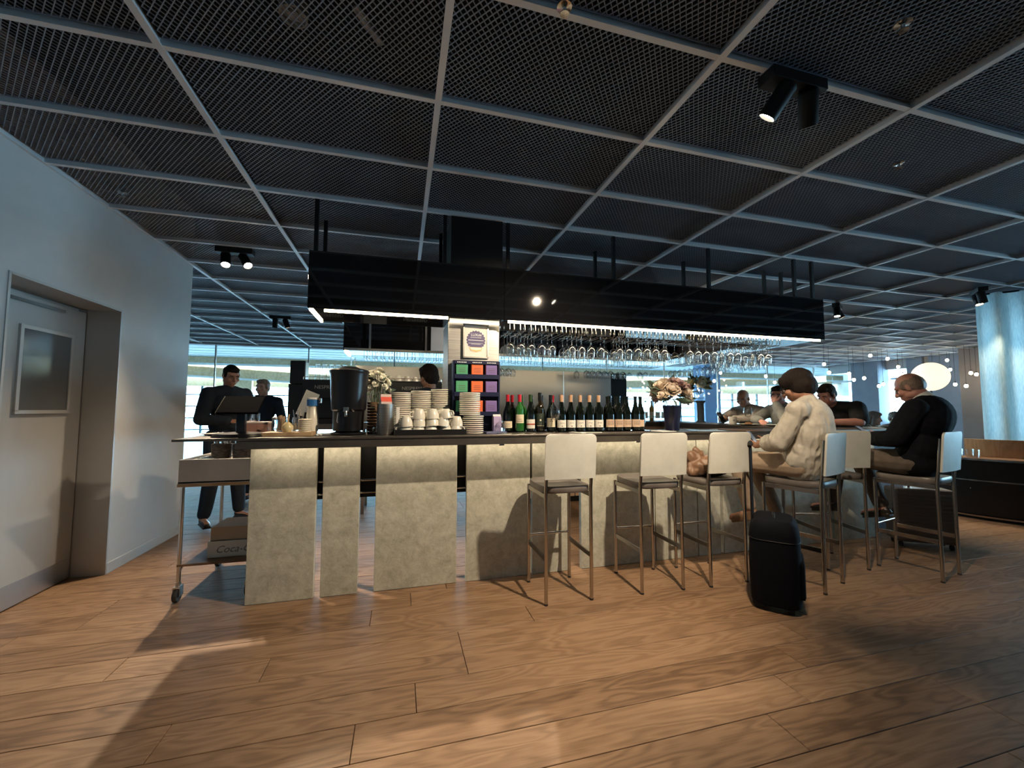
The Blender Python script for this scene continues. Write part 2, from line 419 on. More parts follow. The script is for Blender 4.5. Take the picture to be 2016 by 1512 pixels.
# rear and side enclosure
struct(MB().box(-3.2, 16.2, -3.6, -3.5, 0, 3.5).build('wall_rear', M['wall']))
struct(MB().box(-7, -6.9, 5.0, 11.4, 0, 3.5).box(-7, -3.1, 5.0, 5.1, 0, 3.5).build('wall_left_far', M['wall']))
wr = MB().box(9.3, 9.42, -3.6, -.45, 0, 3.5).box(9.3, 9.42, 3.3, 4.1, 0, 3.5).box(9.3, 9.42, -.45, 3.3, 0, .9).box(9.3, 9.42, -.45, 3.3, 2.5, 3.5)
wr.box(9.42, 16.2, 4.0, 4.1, 0, 3.5)
struct(wr.build('wall_right', M['wall']))
M['bluegrey'] = noisy(mat('blue_grey_plaster', rough=.6), [(.3,(.20,.235,.30)),(.7,(.25,.29,.36))], 2, 4)
M['brownpier'] = noisy(mat('taupe_plaster', rough=.6), [(.3,(.16,.135,.125)),(.7,(.20,.17,.16))], 2, 4)
# far right wall: piers with windows between them
M['bluecol'] = mat('blue_column_paint', (.22,.36,.58), .6)
PX = 15.0
def pier(name, y0, y1, mt, px=PX, d=.5):
    return struct(MB().box(px, px+d, y0, y1, 0, 3.5).build(name, mt, bevel=.01))
pier('wall_pier_blue', 9.45, 10.25, M['bluegrey'], 14.7)
pier('wall_pier_slim', 8.45, 8.85, M['bluegrey'])
pier('wall_pier_wide', 7.62, 8.30, M['bluegrey'])
pier('wall_pier_brown', 6.2, 7.12, M['brownpier'], 14.0)
ws = MB().box(PX+.1, PX+.5, 4.1, 11.3, 0, .9).box(PX+.1, PX+.5, 4.1, 11.3, 2.62, 3.5).box(PX+.1, PX+.5, 4.1, 7.0, .9, 2.62)
struct(ws.build('wall_right_far', M['wall']))
for k, (ya, yb) in enumerate(((8.85, 9.45), (8.30, 8.45), (7.12, 7.62), (10.25, 11.3))):
    wn = struct(MB().box(PX+.28, PX+.29, ya, yb, .9, 2.62).build('window_%d' % (k+2), M['pane']))
    f_ = MB().box(PX+.25, PX+.33, ya, yb, .9, .95).box(PX+.25, PX+.33, ya, yb, 2.3, 2.36)
    f_.build('window_frame', M['frame'], wn)

# glazed partition between lounge and hall
g = struct(MB().box(-6.9, 15.0, 11.30, 11.312, .02, CEIL-.03).build('window_1', M['pane']))
for xm in (-6.4, -4.35, -2.3, -.2, 1.9, 4.0, 6.1, 8.15, 10.2, 12.3, 14.4):
    MB().box(xm-.012, xm+.012, 11.28, 11.33, 0, CEIL-.03).build('mullion', M['darkchrome'], g)
MB().box(-6.9, 15.0, 11.28, 11.33, 0, .06).build('sill', M['darkchrome'], g)

# ---- the hall beyond: pale ceiling, timber beams, window wall
M['hallceil'] = noisy(mat('pale_hall_ceiling', rough=.7), [(.3,(.62,.70,.74)),(.7,(.74,.80,.83))], 1.5, 3, mapping=(1,6,1))
M['hallwhite'] = mat('white_soffit', (.8,.8,.78), .6)
M['hallfloor'] = mat('hall_stone', (.45,.46,.47), .35)
hc = struct(MB().box(-22, 34, 11.42, 24.2, 4.0, 4.15).build('ceiling_hall', M['hallceil']))
for k in range(13):
    yb = 12.2+k*.95
    MB().box(-21.9, 33.9, yb, yb+.02, 3.985, 4.0).build('joint_strip', M['frame'], hc)
for k, (x_, y_) in enumerate(((-8,15),(-5.5,17),(-3,14.5),(-1.5,19),(9,15),(12,18),(15,16),(6,20),(-9,20.5))):
    MB().lathe([(.001,3.98),(.09,3.98),(.09,4.0),(.001,4.0)], 12, (x_, y_, 0)).build('downlight', M['black'], hc)
struct(MB().box(-22, 34, 11.42, 40, -.3, -.05).build('floor_hall', M['hallfloor']))
struct(MB().box(-22.2, -22, 11.3, 26, -.3, 4.2).box(34, 34.2, 11.3, 26, -.3, 4.2).box(-22, -6.9, 11.32, 11.5, 0, 4.2).box(16.1, 34, 11.32, 11.5, 0, 4.2).build('wall_hall_sides', M['hallwhite']))
struct(MB().box(-22, 34, 24.2, 24.45, 3.62, 4.15).build('trim_3', M['timber']))
struct(MB().box(-22, 34, 24.1, 24.2, 3.55, 3.66).build('trim_4', M['hallwhite']))
# sloping glulam beams and white soffits
def beam(name, xa, za, xb, zb, h, mt, y0=24.5, y1=24.8):
    vs = [(xa,y0,za),(xb,y0,zb),(xb,y1,zb),(xa,y1,za),(xa,y0,za+h),(xb,y0,zb+h),(xb,y1,zb+h),(xa,y1,za+h)]
    b = MB().add(vs, [(3,2,1,0),(4,5,6,7),(0,1,5,4),(1,2,6,5),(2,3,7,6),(3,0,4,7)])
    return b.build(name, mt)
n_ = 0
for xa, za, xb, zb in ((-22, 4.05, -2.2, 3.06), (-2.2, 3.06, 11, 3.1), (11, 3.1, 34, 3.9)):
    n_ += 1
    tag(beam('glulam_beam', xa, za-.42, xb, zb-.42, .46, M['timber']), ['sloping pale timber beam above the left hall windows', 'level pale timber beam hidden behind the bar hood', 'rising pale timber beam above the hall windows on the right'][n_-1], 'beam')
    struct(beam('trim_%d' % (4+n_), xa, za-.52, xb, zb-.52, .09, M['hallwhite'], 24.45, 24.8))
struct(MB().box(-22, 34, 25.2, 25.5, 2.52, 4.1).build('wall_hall', M['timber']))
M['mullion'] = mat('grey_mullion', (.10,.12,.13), .6)
hw = struct(MB().box(-22, 34, 25.40, 25.42, .0, 2.52).build('window_6', M['pane']))
for k in range(25):
    xm = -21.8+k*2.3
    MB().box(xm-.045, xm+.045, 25.3, 25.45, 0, 2.52).build('mullion', M['mullion'], hw)
for z in (.2, .82, 1.44, 2.06): MB().box(-22, 34, 25.32, 25.43, z-.03, z+.03).build('transom', M['mullion'], hw)
for k, xm in enumerate((-8.2, 14.4)):
    tag(MB().box(xm-.38, xm+.38, 24.85, 25.15, 0, 3.6).build('timber_post', M['timber'], bevel=.01), ['slim pale timber post behind the standing bartender', 'broad pale timber post behind the two men at the bar'][k], 'post')
for k, xm in enumerate((17.9,)):
    tag(MB().box(xm-.55, xm+.55, 20.2, 21.2, 0, 4.0).build('hall_column', M['bluecol'], bevel=.02), 'blue grey square column in the hall behind the flowers', 'column')
# apron and terminal seen through the windows
M['tarmac'] = mat('apron_concrete', (.26,.29,.32), .8)
struct(MB().box(-150, 250, 26, 330, -6.2, -6).build('ground', M['tarmac']))
M['farbldg'] = mat('far_building', (.34,.40,.46), .8)
for k, (xa, xb, ya, h, lb) in enumerate(((-70, -28, 120, 4.5, 'low grey terminal building far outside behind the bartenders'), (38, 60, 90, 5.8, 'low grey terminal building outside behind the flower vase'), (75, 140, 130, 5.0, 'long grey terminal building outside behind the two men'))):
    t = thing('terminal_building', lb, 'building', ((xa+xb)/2, ya, -6))
    L = (xb-xa)/2
    MB().box(-L, L, 0, 18, 0, h).build('wall', M['farbldg'], t); MB().box(-L-.4, L+.4, -.4, 18.4, h, h+.4).build('roof', M['hallwhite'], t)
    for q in range(8):
        xq = -L+1.5+q*(2*L-3)/8
        MB().box(xq, xq+(2*L-3)/8*.75, -.06, 0, h*.35, h*.75).build('window', M['doorglass'], t)

# ------------------------------------------------------------------ bar island
TOPZ = 1.134; FY = 3.18
SL = [(-.99,-.57),(-.527,-.281),(-.169,.427),(.501,1.02),(1.037,1.361),(1.465,2.169),(2.179,2.609),(2.62,2.863),(2.897,3.595),(3.626,4.208),(4.242,4.838)]
bf = thing('bar_counter', 'row of upright pale concrete slabs under the long bar worktop', 'bar', (-.99, FY, 0))
ox, oy = -.99, FY
for a, b in SL:
    MB().box(a-ox, b-ox, 0, .042, .002, 1.062).build('slab', M['slab'], bf, bevel=.003)
MB().box(4.87-ox, 5.42-ox, .10, .14, .002, 1.062).build('end_panel', M['bluegrey'], bf, bevel=.003)
for xp in (-.93, -.32, .38, .56, 1.30, 2.12, 2.80, 3.55, 4.15, 4.78, 5.35):
    MB().box(xp-.02-ox, xp+.02-ox, .15, .19, .002, 1.062).build('upright', M['black'], bf)
for z in (.70, .79):
    MB().tube([(-.97-ox, .075, z), (4.83-ox, .075, z)], .009, 8).build('rail', M['chrome'], bf, smooth=True)
MB().box(-.95-ox, 4.8-ox, .10, .20, .66, 1.062).build('under_cabinet', M['black'], bf)
MB().box(-.97-ox, 4.83-ox, -.10, -.08, 1.050, 1.062).build('led_strip', M['led2'], bf)

wt = thing('bar_worktop', 'long dark steel bar worktop running along the front', 'counter', (-1.33, 2.91, 1.0))
def wbox(x0,x1,y0,y1,z0,z1): return MB().box(x0+1.33, x1+1.33, y0-2.91, y1-2.91, z0-1.0, z1-1.0)
wbox(-1.33, 5.5, 2.91, 3.39, 1.118, TOPZ).build('top_plate', M['worktop'], wt, bevel=.003)
wbox(-.99, 5.48, 2.918, 3.382, 1.064, 1.117).build('apron', M['worktop'], wt, bevel=.002)
for xs in (.72, 1.86, 3.0, 4.1): wbox(xs-.02, xs+.02, 2.93, 2.95, 1.052, 1.064).build('hook', M['chrome'], wt, bevel=.002)
wr_ = thing('side_worktop', 'dark steel bar worktop of the short return where three men sit', 'counter', (3.85, 3.4, 0))
MB().box(0, .5, 0, 2.05, 1.064, TOPZ).build('top_plate', M['worktop'], wr_, bevel=.003)
MB().box(.03, .40, .02, 2.03, .002, 1.062).build('base', M['slab'], wr_)
wb_ = thing('back_worktop', 'dark worktop of the rear bar run carrying the coffee machines', 'counter', (-1.4, 5.46, 0))
MB().box(0, 5.75, 0, .58, 1.064, TOPZ).build('top_plate', M['worktop'], wb_, bevel=.003)
M['lit_front'] = noisy(mat('led_lit_laminate', rough=.5), [(.3,(.5,.33,.22)),(.7,(.6,.42,.3))], 3, 3)  # warm LED light on the rear fronts is put into their colour
for k in range(3, 6): MB().box(.02+k*.955, .96+k*.955, .02, .56, .08, 1.062).build('cabinet_door', M['lit_front'], wb_, bevel=.003)
MB().box(2.89, 5.7, .05, .55, .002, .078).build('plinth', M['black'], wb_)
for x_ in (.04, .95, 1.9, 2.8):
    for y_ in (.05, .53): MB().box(x_-.02, x_+.02, y_-.02, y_+.02, .002, 1.062).build('leg', M['darkchrome'], wb_)
MB().box(.03, 2.82, .04, .54, .78, .80).build('shelf', M['darkchrome'], wb_)
# steel splash panels on the rear run
sp = thing('splash_panel', 'tall brushed steel splash panels behind the wine bottles', 'panel', (-.62, 6.02, TOPZ))
for a, b in ((0, 1.0), (1.004, 2.05), (2.054, 3.1), (3.104, 3.93)): MB().box(a, b, -.02, 0, .002, .79).build('panel', M['steel_flat'], sp, bevel=.001)
MB().box(3.935, 4.22, -.02, .06, .002, .78).build('end_panel', M['black'], sp)

# ------------------------------------------------------------------ canopy over the bar
hz0, hz1 = 2.05, 2.48
hd = thing('bar_canopy', 'long glossy black canopy with warm light strips hung above the bar', 'canopy', (-.67, 3.19, hz0))
def hb(x0,x1,y0,y1,z0,z1): return MB().box(x0+.67, x1+.67, y0-3.19, y1-3.19, z0-hz0, z1-hz0)
for a, b in ((-.67, .80), (.802, 4.24)): hb(a, b, 3.19, 3.65, hz0, hz1).build('fascia_box', M['gloss_black'], hd, bevel=.002)
hb(3.78, 4.24, 3.652, 5.398, hz0, hz1).build('fascia_box', M['gloss_black'], hd, bevel=.002)
hb(-.71, 4.24, 5.4, 5.86, hz0, hz1).build('fascia_box', M['gloss_black'], hd, bevel=.002)
for a, b in ((-.56, .345), (.84, 4.20)): hb(a, b, 3.207, 3.225, hz0-.016, hz0-.001).build('led_strip', M['led'], hd)
hb(.372, .79, 3.322, 3.336, hz0-.016, hz0-.001).build('led_strip', M['col_glow'], hd)  # added glowing strip, stands in for the LED light on the column top
hb(-.660, -.642, 3.205, 3.64, hz0-.014, hz0-.001).build('led_strip', M['led'], hd)
hb(-.70, -.67, 5.42, 5.84, hz0-.02, hz0-.001).build('led_strip', M['led'], hd)
hb(-.70, 4.2, 5.392, 5.399, 2.052, 2.082).build('face_lip', M['steel_flat'], hd)
for xa, xb, mt in ((-.41,-.385,'steel_flat'), (.285,.31,'steel_flat'), (.36,.56,'bluegrey')): hb(xa, xb, 5.392, 5.399, 2.075, 2.42).build('face_strip', M[mt], hd)
for x, y in ((-.634,3.24),(-.634,3.6),(.315,3.24),(.315,3.6),(.842,3.24),(.842,3.6),(1.83,3.24),(1.83,3.6),(2.857,3.24),(2.857,3.6),(3.92,3.24),(3.92,3.6),(4.16,3.24),(4.16,3.6),(4.16,5.6),(2.85,5.6),(1.83,5.6),(.84,5.6),(-.63,5.6)):
    hb(x-.014, x+.014, y-.014, y+.014, hz1, CEIL-.008).build('hanger', M['black'], hd)
tag(MB().box(-.215, .215, -.2, .2, 0, .41).build('duct_box', M['black'], loc=(.58, 3.43, hz1+.002), bevel=.002), 'matt black duct box rising from the canopy into the ceiling', 'duct')
# steel column and the framed award on it
col = thing('steel_column', 'brushed steel column standing on the worktop under the canopy', 'column', (.58, 3.55, TOPZ))
MB().box(-.217, .217, -.2, .2, .002, hz0-TOPZ-.002).build('shaft', M['steel'], col, bevel=.004)
aw = thing('award_frame', 'silver framed award with a scalloped purple seal on the steel column', 'picture', (.592, 3.341, 1.745))
aw.rotation_euler = (0, 0, math.radians(3))
M['silver'] = mat('silver_frame', (.75,.72,.66), .25, .9); M['cardcream'] = mat('cream_card', (.78,.74,.66), .6)
M['purple'] = mat('purple_print', (.07,.055,.16), .5); M['gold'] = mat('gold_print', (.45,.33,.16), .4, .5)
fw_, fh_ = .218, .285
f_ = MB()
for x0,x1,z0,z1 in ((-fw_/2, fw_/2, 0, .012), (-fw_/2, fw_/2, fh_-.012, fh_), (-fw_/2, -fw_/2+.012, 0, fh_), (fw_/2-.012, fw_/2, 0, fh_)): f_.box(x0, x1, -.014, .0, z0, z1)
f_.build('frame', M['silver'], aw)
MB().box(-fw_/2+.01, fw_/2-.01, -.008, 0, .01, fh_-.01).build('card', M['cardcream'], aw)
Mx = Matrix.Translation((0, -.008, .15)) @ Matrix.Rotation(PI/2, 4, 'X')
def seal(r0, amp, n=20, m=120): return [((r0+amp*abs(math.cos(n/2*a)))*math.cos(a), (r0+amp*abs(math.cos(n/2*a)))*math.sin(a)) for a in [2*PI*k/m for k in range(m)]]
MB().prism(seal(.073,.009), .0003, .0015, Mx).build('seal', M['purple'], aw)
MB().prism([(-.055,-.058),(.055,-.058),(.046,-.088),(0,-.10),(-.046,-.088)], .0015, .0024, Mx).build('ribbon', M['gold'], aw)
MB().prism([(-.05,-.062),(.05,-.062),(.042,-.078),(0,-.084),(-.042,-.078)], .0025, .003, Mx).build('ribbon_band', M['cardcream'], aw)
rx = (PI/2, 0, 0)
text('lettering', 'LUX', .032, M['text_white'], aw, (-.014, -.0102, .194), rx)
text('lettering', 'life', .028, M['text_white'], aw, (.030, -.0102, .193), rx, shear=.5)
for z_, w_, h_ in ((.172,.047,.0028), (.149,.066,.0042), (.124,.062,.0024), (.116,.040,.0022)):
    MB().box(-w_, w_, -.0102, -.0096, z_-h_/2, z_+h_/2).build('print_line', M['text_white'], aw)

# ------------------------------------------------------------------ bar stools
M['stoolsteel'] = mat('bronzed_steel', (.52,.48,.43), .2, 1)
def make_stool(label):
    t = thing('bar_stool', label, 'bar stool', (0,0,0), 0, 'bar stools along the front of the bar')
    lw, fy, by, r = .168, .195, -.195, .0125
    for sx in (-1, 1):
        MB().tube([(sx*lw, fy, .012), (sx*lw, fy, .742)], r, 10).build('leg', M['stoolsteel'], t, smooth=True)
        MB().tube([(sx*lw, by, .012), (sx*lw, by, .76), (sx*lw, by-.012, .86), (sx*lw, by-.03, 1.10)], r, 10).build('leg', M['stoolsteel'], t, smooth=True)
        for yy in (fy, by): MB().lathe([(.0135,0),(.0135,.012)], 10, (sx*lw, yy, 0)).build('foot_cap', M['rubber'], t)
        MB().box(sx*lw-.006, sx*lw+.006, by+.012, fy-.012, .285, .318).build('stretcher', M['darkchrome'], t, bevel=.002)
        MB().box(sx*lw-.006, sx*lw+.006, by+.012, fy-.012, .705, .738).build('seat_rail', M['darkchrome'], t, bevel=.002)
    MB().tube([(-lw+.01, fy, .356), (lw-.01, fy, .356)], .010, 10).build('footrest', M['chrome'], t, smooth=True)
    MB().box(-lw+.012, lw-.012, fy-.008, fy+.004, .705, .735).build('seat_rail', M['darkchrome'], t, bevel=.002)
    # padded seat with rounded corners, dished
    s = MB(); nx_, ny_ = 10, 10; W, D = .182, .208
    top = []; 
    def se(u, v):   # superellipse-ish rounded square
        a = max(abs(u), abs(v)); 
        if a == 0: return 0, 0
        L = (abs(u)**5+abs(v)**5)**.2
        return u/L*a, v/L*a
    for iz, (z, sh) in enumerate(((.740, .965), (.752, 1.0), (.772, 1.0), (.783, .975))):
        for k in range(40):
            a = 2*PI*k/40; u, v = math.cos(a), math.sin(a); L = (abs(u)**5+abs(v)**5)**.2
            s.v.append((u/L*W*sh, v/L*D*sh-.0, z+(.006*(v/L)**2 if iz > 1 else 0)))
    for iz in range(3):
        for k in range(40): l = (k+1) % 40; s.f.append((iz*40+k, iz*40+l, (iz+1)*40+l, (iz+1)*40+k)); s.mi.append(0)
    b0 = len(s.v); s.v += [(0,0,.740), (0,0,.777)]
    for k in range(40):
        l = (k+1) % 40; s.f.append((l, k, b0)); s.f.append((120+k, 120+l, b0+1)); s.mi += [0, 0]
    s.build('seat', M['seat'], t, smooth=True)
    # curved backrest panel
    bm_ = MB(); NX, NZ = 14, 10; W2 = .188; z0, z1 = .842, 1.15; th = .014; ro = .035
    def bp(u, v, off):
        z = z0+(z1-z0)*v; x = u*W2
        if z > z1-ro:
            q = z-(z1-ro); x = u*(W2-ro+math.sqrt(max(ro*ro-q*q, 0)))
        y = by-.034-.055*(z-.86)/.25*.35+.018*(1-u*u)*-1*.6+off
        return (x, y, z)
    vr = [1-(1-v)**1.0 for v in [k/NZ for k in range(NZ+1)]]
    vr = [k/8*.886 for k in range(9)]+[.93,.96,.985,1]; NZ = len(vr)-1
    for off in (-th/2, th/2):
        for v in vr:
            for k in range(NX+1): bm_.v.append(bp(-1+2*k/NX, v, off))
    st = NX+1; N1 = st*(NZ+1)
    def q_(a,b,c,d): bm_.f.append((a,b,c,d)); bm_.mi.append(0)
    for j in range(NZ):
        for k in range(NX):
            a = j*st+k; q_(a, a+1, a+1+st, a+st); q_(N1+a+st, N1+a+1+st, N1+a+1, N1+a)
    for k in range(NX): q_(k+1, k, N1+k, N1+k+1); a = NZ*st+k; q_(a, a+1, N1+a+1, N1+a)
    for j in range(NZ):
        a = j*st; q_(a, a+st, N1+a+st, N1+a); a = j*st+NX; q_(a+st, a, N1+a, N1+a+st)
    bm_.build('backrest', M['cream'], t, smooth=True)
    return t
st0 = make_stool('empty bar stool with grey seat and cream backrest, leftmost of the row')
st0.location = (1.135, 2.862, 0)
dup(st0, (1.865, 2.838, 0), math.radians(-2), 'empty bar stool with cream backrest, second from the left along the bar')
dup(st0, (2.42, 2.818, 0), math.radians(1), 'bar stool with a brown bag lying on its seat')
dup(st0, (3.055, 2.545, 0), math.radians(19), 'bar stool the woman in the beige blouse sits on')
dup(st0, (3.645, 2.785, 0), math.radians(-15), 'vacant bar stool between the woman in beige and the man in the dark suit')
dup(st0, (4.155, 2.45, 0), math.radians(12.5), 'bar stool the man in the dark suit sits on')

# ------------------------------------------------------------------ ceiling spots
def spot_fixture(label, loc, heads, rz=0, lens='lamp'):
    t = thing('ceiling_spot', label, 'spotlight', (loc[0], loc[1], CEIL-.006), rz, 'twin spotlights on the mesh ceiling')
    MB().box(-.16, .16, -.045, .045, -.055, -.001).build('canopy', M['black'], t, bevel=.003)
    for (hx, aim, power, cone, colr) in heads:
        p = Vector((loc[0], loc[1], CEIL-.006))+Matrix.Rotation(rz, 3, 'Z') @ Vector((hx, 0, -.10))
        d = (Vector(aim)-p).normalized()
        dl = Matrix.Rotation(-rz, 3, 'Z') @ d
        q = Vector((0,0,1)).rotation_difference(dl).to_matrix()
        c0 = Vector((hx, 0, -.10))
        MB().tube([(hx, 0, -.055), (hx, 0, -.10)], .008, 8).build('stem', M['black'], t)
        h = MB().lathe([(.036,-.05),(.042,-.04),(.042,.10),(.037,.10),(.036,.085)], 20, c0, q).build('head', M['black'], t, smooth=True)
        MB().lathe([(.0005,.084),(.0355,.084),(.0355,.088),(.0005,.088)], 20, c0, q).build('lens', M[lens], h)
        if power:
            l = bpy.data.lights.new('spot', 'SPOT'); l.energy = power; l.spot_size = math.radians(cone); l.spot_blend = .7; l.color = colr; l.shadow_soft_size = .028
            lo = bpy.data.objects.new('spot', l); C.objects.link(lo); lo.parent = t
            lo.location = c0+dl*.105; lo.rotation_mode = 'QUATERNION'; lo.rotation_quaternion = Vector((0,0,-1)).rotation_difference(dl)
    return t
WARM = (1.0, .80, .57); NEUT = (1.0, .80, .56)
spot_fixture('twin black ceiling spotlight in front of the bar, upper right of the picture', (1.76, 1.42), [(-.07, (.8, 3.2, .4), 170, 96, WARM), (.09, (3.15, 2.55, 1.0), 85, 56, WARM)])
spot_fixture('twin black ceiling spotlight left of the canopy beside the grey wall', (-1.6, 4.48), [(-.08, (-1.05, 3.0, 0), 135, 88, WARM), (.08, (.3, 3.0, 0), 80, 70, WARM)])
spot_fixture('twin black ceiling spotlight hidden behind the canopy over the bar', (1.6, 4.5), [(-.08, (1.2, 3.2, 0), 80, 75, WARM), (.08, (.3, 5.5, 1.4), 75, 70, WARM)])
spot_fixture('added unseen twin ceiling spotlight behind the canopy, lighting the three men', (2.9, 4.5), [(-.08, (4.75, 3.6, 1.3), 70, 50, WARM), (.08, (4.7, 4.5, 1.3), 75, 55, WARM)])  # unseen fixture, added to brighten the faces of the three men
spot_fixture('small twin black ceiling spotlight far behind the standing bartender', (-2.0, 7.6), [(-.08, (-2.5, 9, 0), 30, 70, WARM), (.08, (-1, 8, 0), 30, 70, WARM)])
spot_fixture('twin black ceiling spotlight just right of the canopy end', (6.25, 4.5), [(-.08, (5.7, 4.0, 0), 40, 50, WARM), (.08, (7.2, 3.6, 0), 60, 60, WARM)], math.radians(30))
spot_fixture('twin black ceiling spotlight at the edge of the pale curtain', (7.2, 3.42), [(-.08, (7.6, 3.35, 1.4), 60, 60, WARM), (.08, (6.9, 2.6, 0), 60, 60, WARM)], math.radians(40))

# ------------------------------------------------------------------ hanging glasses and their racks
def glass_prof(kind):
    # standing upright, foot at z=0; closed shell profile (outside then inside)
    if kind == 'wine':   o = [(.034,0),(.034,.002),(.006,.006),(.0035,.012),(.0035,.085),(.006,.092),(.026,.108),(.038,.13),(.041,.15),(.038,.175),(.031,.21)]
    elif kind == 'wide': o = [(.034,0),(.034,.002),(.006,.006),(.0035,.012),(.0035,.075),(.007,.082),(.033,.102),(.0445,.128),(.0455,.145),(.041,.172),(.035,.195)]
    else:                o = [(.032,0),(.032,.002),(.006,.006),(.0035,.012),(.0035,.095),(.006,.102),(.02,.118),(.026,.145),(.027,.175),(.025,.225)]
    i = [(r-.0014, z) for r, z in o[6:]][::-1]+[(.004, o[5][1]+.006), (.0001, o[5][1]+.005)]
    return [(.0001, 0)]+o+i
GM = {}
def glass_mesh(kind, seg=14):
    if kind not in GM:
        m_ = MB(); m_.lathe(glass_prof(kind), seg); GM[kind] = m_.mesh('wine_glass', M['glass'], smooth=True)
    return GM[kind]
H_ = {'wine': .21, 'wide': .195, 'flute': .225}
def hang(kind, x, y, label, grp, ztop=1.985):
    o = obj('wine_glass', glass_mesh(kind), None, (x, y, ztop), (PI, 0, R_.uniform(0, 6)))
    return tag(o, label, 'glass', grp)
RZ = 1.978
rk = thing('glass_rack', 'chrome rod rack for stemware under the front of the canopy', 'rack', (.86, 3.26, RZ))
rod_me = MB().tube([(0, 0, hz0-RZ-.002), (0, 0, .012), (0, .012, 0), (0, .34, 0), (0, .352, .012), (0, .352, hz0-RZ-.002)], .0032, 6).mesh('rod', M['chrome'], smooth=True)
CH = [.885+.094*k for k in range(31)]
for x in CH:
    for dx_ in (-.019, .019): obj('rod', rod_me, rk, (x+dx_-.86, 0, 0))
cnt = 0
for k, x in enumerate(CH):
    if k in (5,): continue
    for q, y in enumerate((3.315, 3.42, 3.525)):
        if R_.random() < (.74 if k < 13 else .78): 
            kind = 'wine' if k < 13 else ('wide' if k < 22 else R_.choice(['wide', 'flute']))
            lb = 'upside-down wine glass hanging under the canopy beside the steel column' if k < 5 else ('upside-down wine glass hanging above the wine bottles' if k < 13 else 'upside-down wine glass hanging in the right half of the front rack')
            hang(kind, x, y, lb, 'glasses hanging under the front canopy')
rk2 = thing('glass_rack', 'chrome rod rack for stemware under the right arm of the canopy', 'rack', (3.84, 3.8, RZ))
rod2_me = MB().tube([(0, 0, hz0-RZ-.002), (0, 0, .012), (.012, 0, 0), (.34, 0, 0), (.352, 0, .012), (.352, 0, hz0-RZ-.002)], .0032, 6).mesh('rod', M['chrome'], smooth=True)
for k in range(15):
    y = 3.82+.104*k
    for d in (-.019, .019): obj('rod', rod2_me, rk2, (0, y+d-3.8, 0))
    for x in (3.92, 4.08):
        if R_.random() < .85 and not (k > 9 and k < 14 and x > 4): hang('wide', x, y, 'upside-down wine glass hanging under the right arm of the canopy', 'glasses under the right canopy arm')
rk3 = thing('glass_rack', 'chrome rod rack for stemware under the rear beam of the canopy', 'rack', (-.5, 5.46, RZ))
for k in range(44):
    x = -.45+.1*k
    for d in (-.019, .019): obj('rod', rod_me, rk3, (x+d+.5, 0, 0))
    if k in (18, 19, 20) or k > 29:
        for y in (5.53, 5.66): 
            if R_.random() < .8: hang('wide', x, y, 'upside-down wine glass hanging under the rear canopy beam', 'glasses under the rear canopy beam')

# ------------------------------------------------------------------ wine bottles
M['bottle'] = mat('dark_green_bottle', (.003,.005,.003), .06, spec=.7, coat=.5)
M['bottle_green'] = mat('green_bottle', (.02,.12,.02), .06, spec=.7, coat=.5)
M['bottle_brown'] = mat('brown_bottle', (.012,.009,.003), .06, spec=.7, coat=.5)
M['lab_cream'] = mat('cream_label', (.72,.63,.46), .6); M['lab_white'] = mat('white_label', (.75,.72,.64), .6); M['lab_peach'] = mat('peach_label', (.66,.47,.33), .6)
M['lab_dark'] = mat('dark_green_label', (.035,.05,.035), .5); M['lab_red'] = mat('red_band', (.42,.06,.03), .5); M['ink'] = mat('label_ink', (.12,.09,.07), .6)
M['cap_red'] = mat('red_foil', (.55,.02,.035), .3, .2); M['cap_black'] = mat('black_foil', (.012,.014,.014), .3, .2); M['cap_salmon'] = mat('salmon_foil', (.60,.36,.22), .35, .3); M['cap_green'] = mat('green_foil', (.03,.07,.02), .35, .2); M['cap_wine'] = mat('dark_red_foil', (.32,.01,.02), .3, .2)
def bottle(x, y, kind, glassm, capm, label, bands, h=.30, grp='wine bottles on the bar', s=1.0):
    t = thing('wine_bottle', label, 'bottle', (x, y, TOPZ+.006), 0, grp)
    r = .0375*s; k = h/.30
    if kind == 'bordeaux': pr = [(.001,.004),(r*.8,0),(r,.006),(r,.175*k),(r*.93,.195*k),(r*.55,.214*k),(.0155,.226*k),(.0145,.235*k),(.0145,h-.004),(.001,h-.004)]
    else: pr = [(.001,.004),(r*.8,0),(r*1.06,.006),(r*1.06,.13*k),(r*.98,.155*k),(r*.72,.185*k),(r*.5,.212*k),(.0155,.238*k),(.0145,.25*k),(.0145,h-.004),(.001,h-.004)]
    MB().lathe(pr, 20).build('body', glassm, t, smooth=True)
    if capm: MB().lathe([(.0152,.24*k),(.0155,h-.004),(.0150,h),(.001,h)], 16).build('capsule', capm, t, smooth=True)
    else: MB().lathe([(.0145,h-.02),(.0168,h-.018),(.0168,h-.006),(.0145,h-.005)], 16).build('lip', glassm, t, smooth=True)
    rr = (r if kind == 'bordeaux' else r*1.06)+.0006
    for (z0, z1, mt, a) in bands:
        MB().lathe([(rr, z0), (rr, z1)], 14, a0=-PI/2-.2-a, a1=-PI/2-.2+a).build('label', mt, t, smooth=True); rr += .0003
    return t
B, G_, Br = M['bottle'], M['bottle_green'], M['bottle_brown']
ink = lambda z, a=.45: (z, z+.003, M['ink'], a)
bottle(.845, 3.24, 'burgundy', B, M['cap_red'], 'dark wine bottle with bright red capsule and plain cream label, leftmost on the bar', [(.028,.083,M['lab_cream'],1.1), ink(.058), ink(.042,.5)])
bottle(.935, 3.20, 'bordeaux', G_, M['cap_red'], 'bright green wine bottle with red capsule and high cream label', [(.068,.138,M['lab_cream'],1.05), ink(.098), ink(.082,.6)])
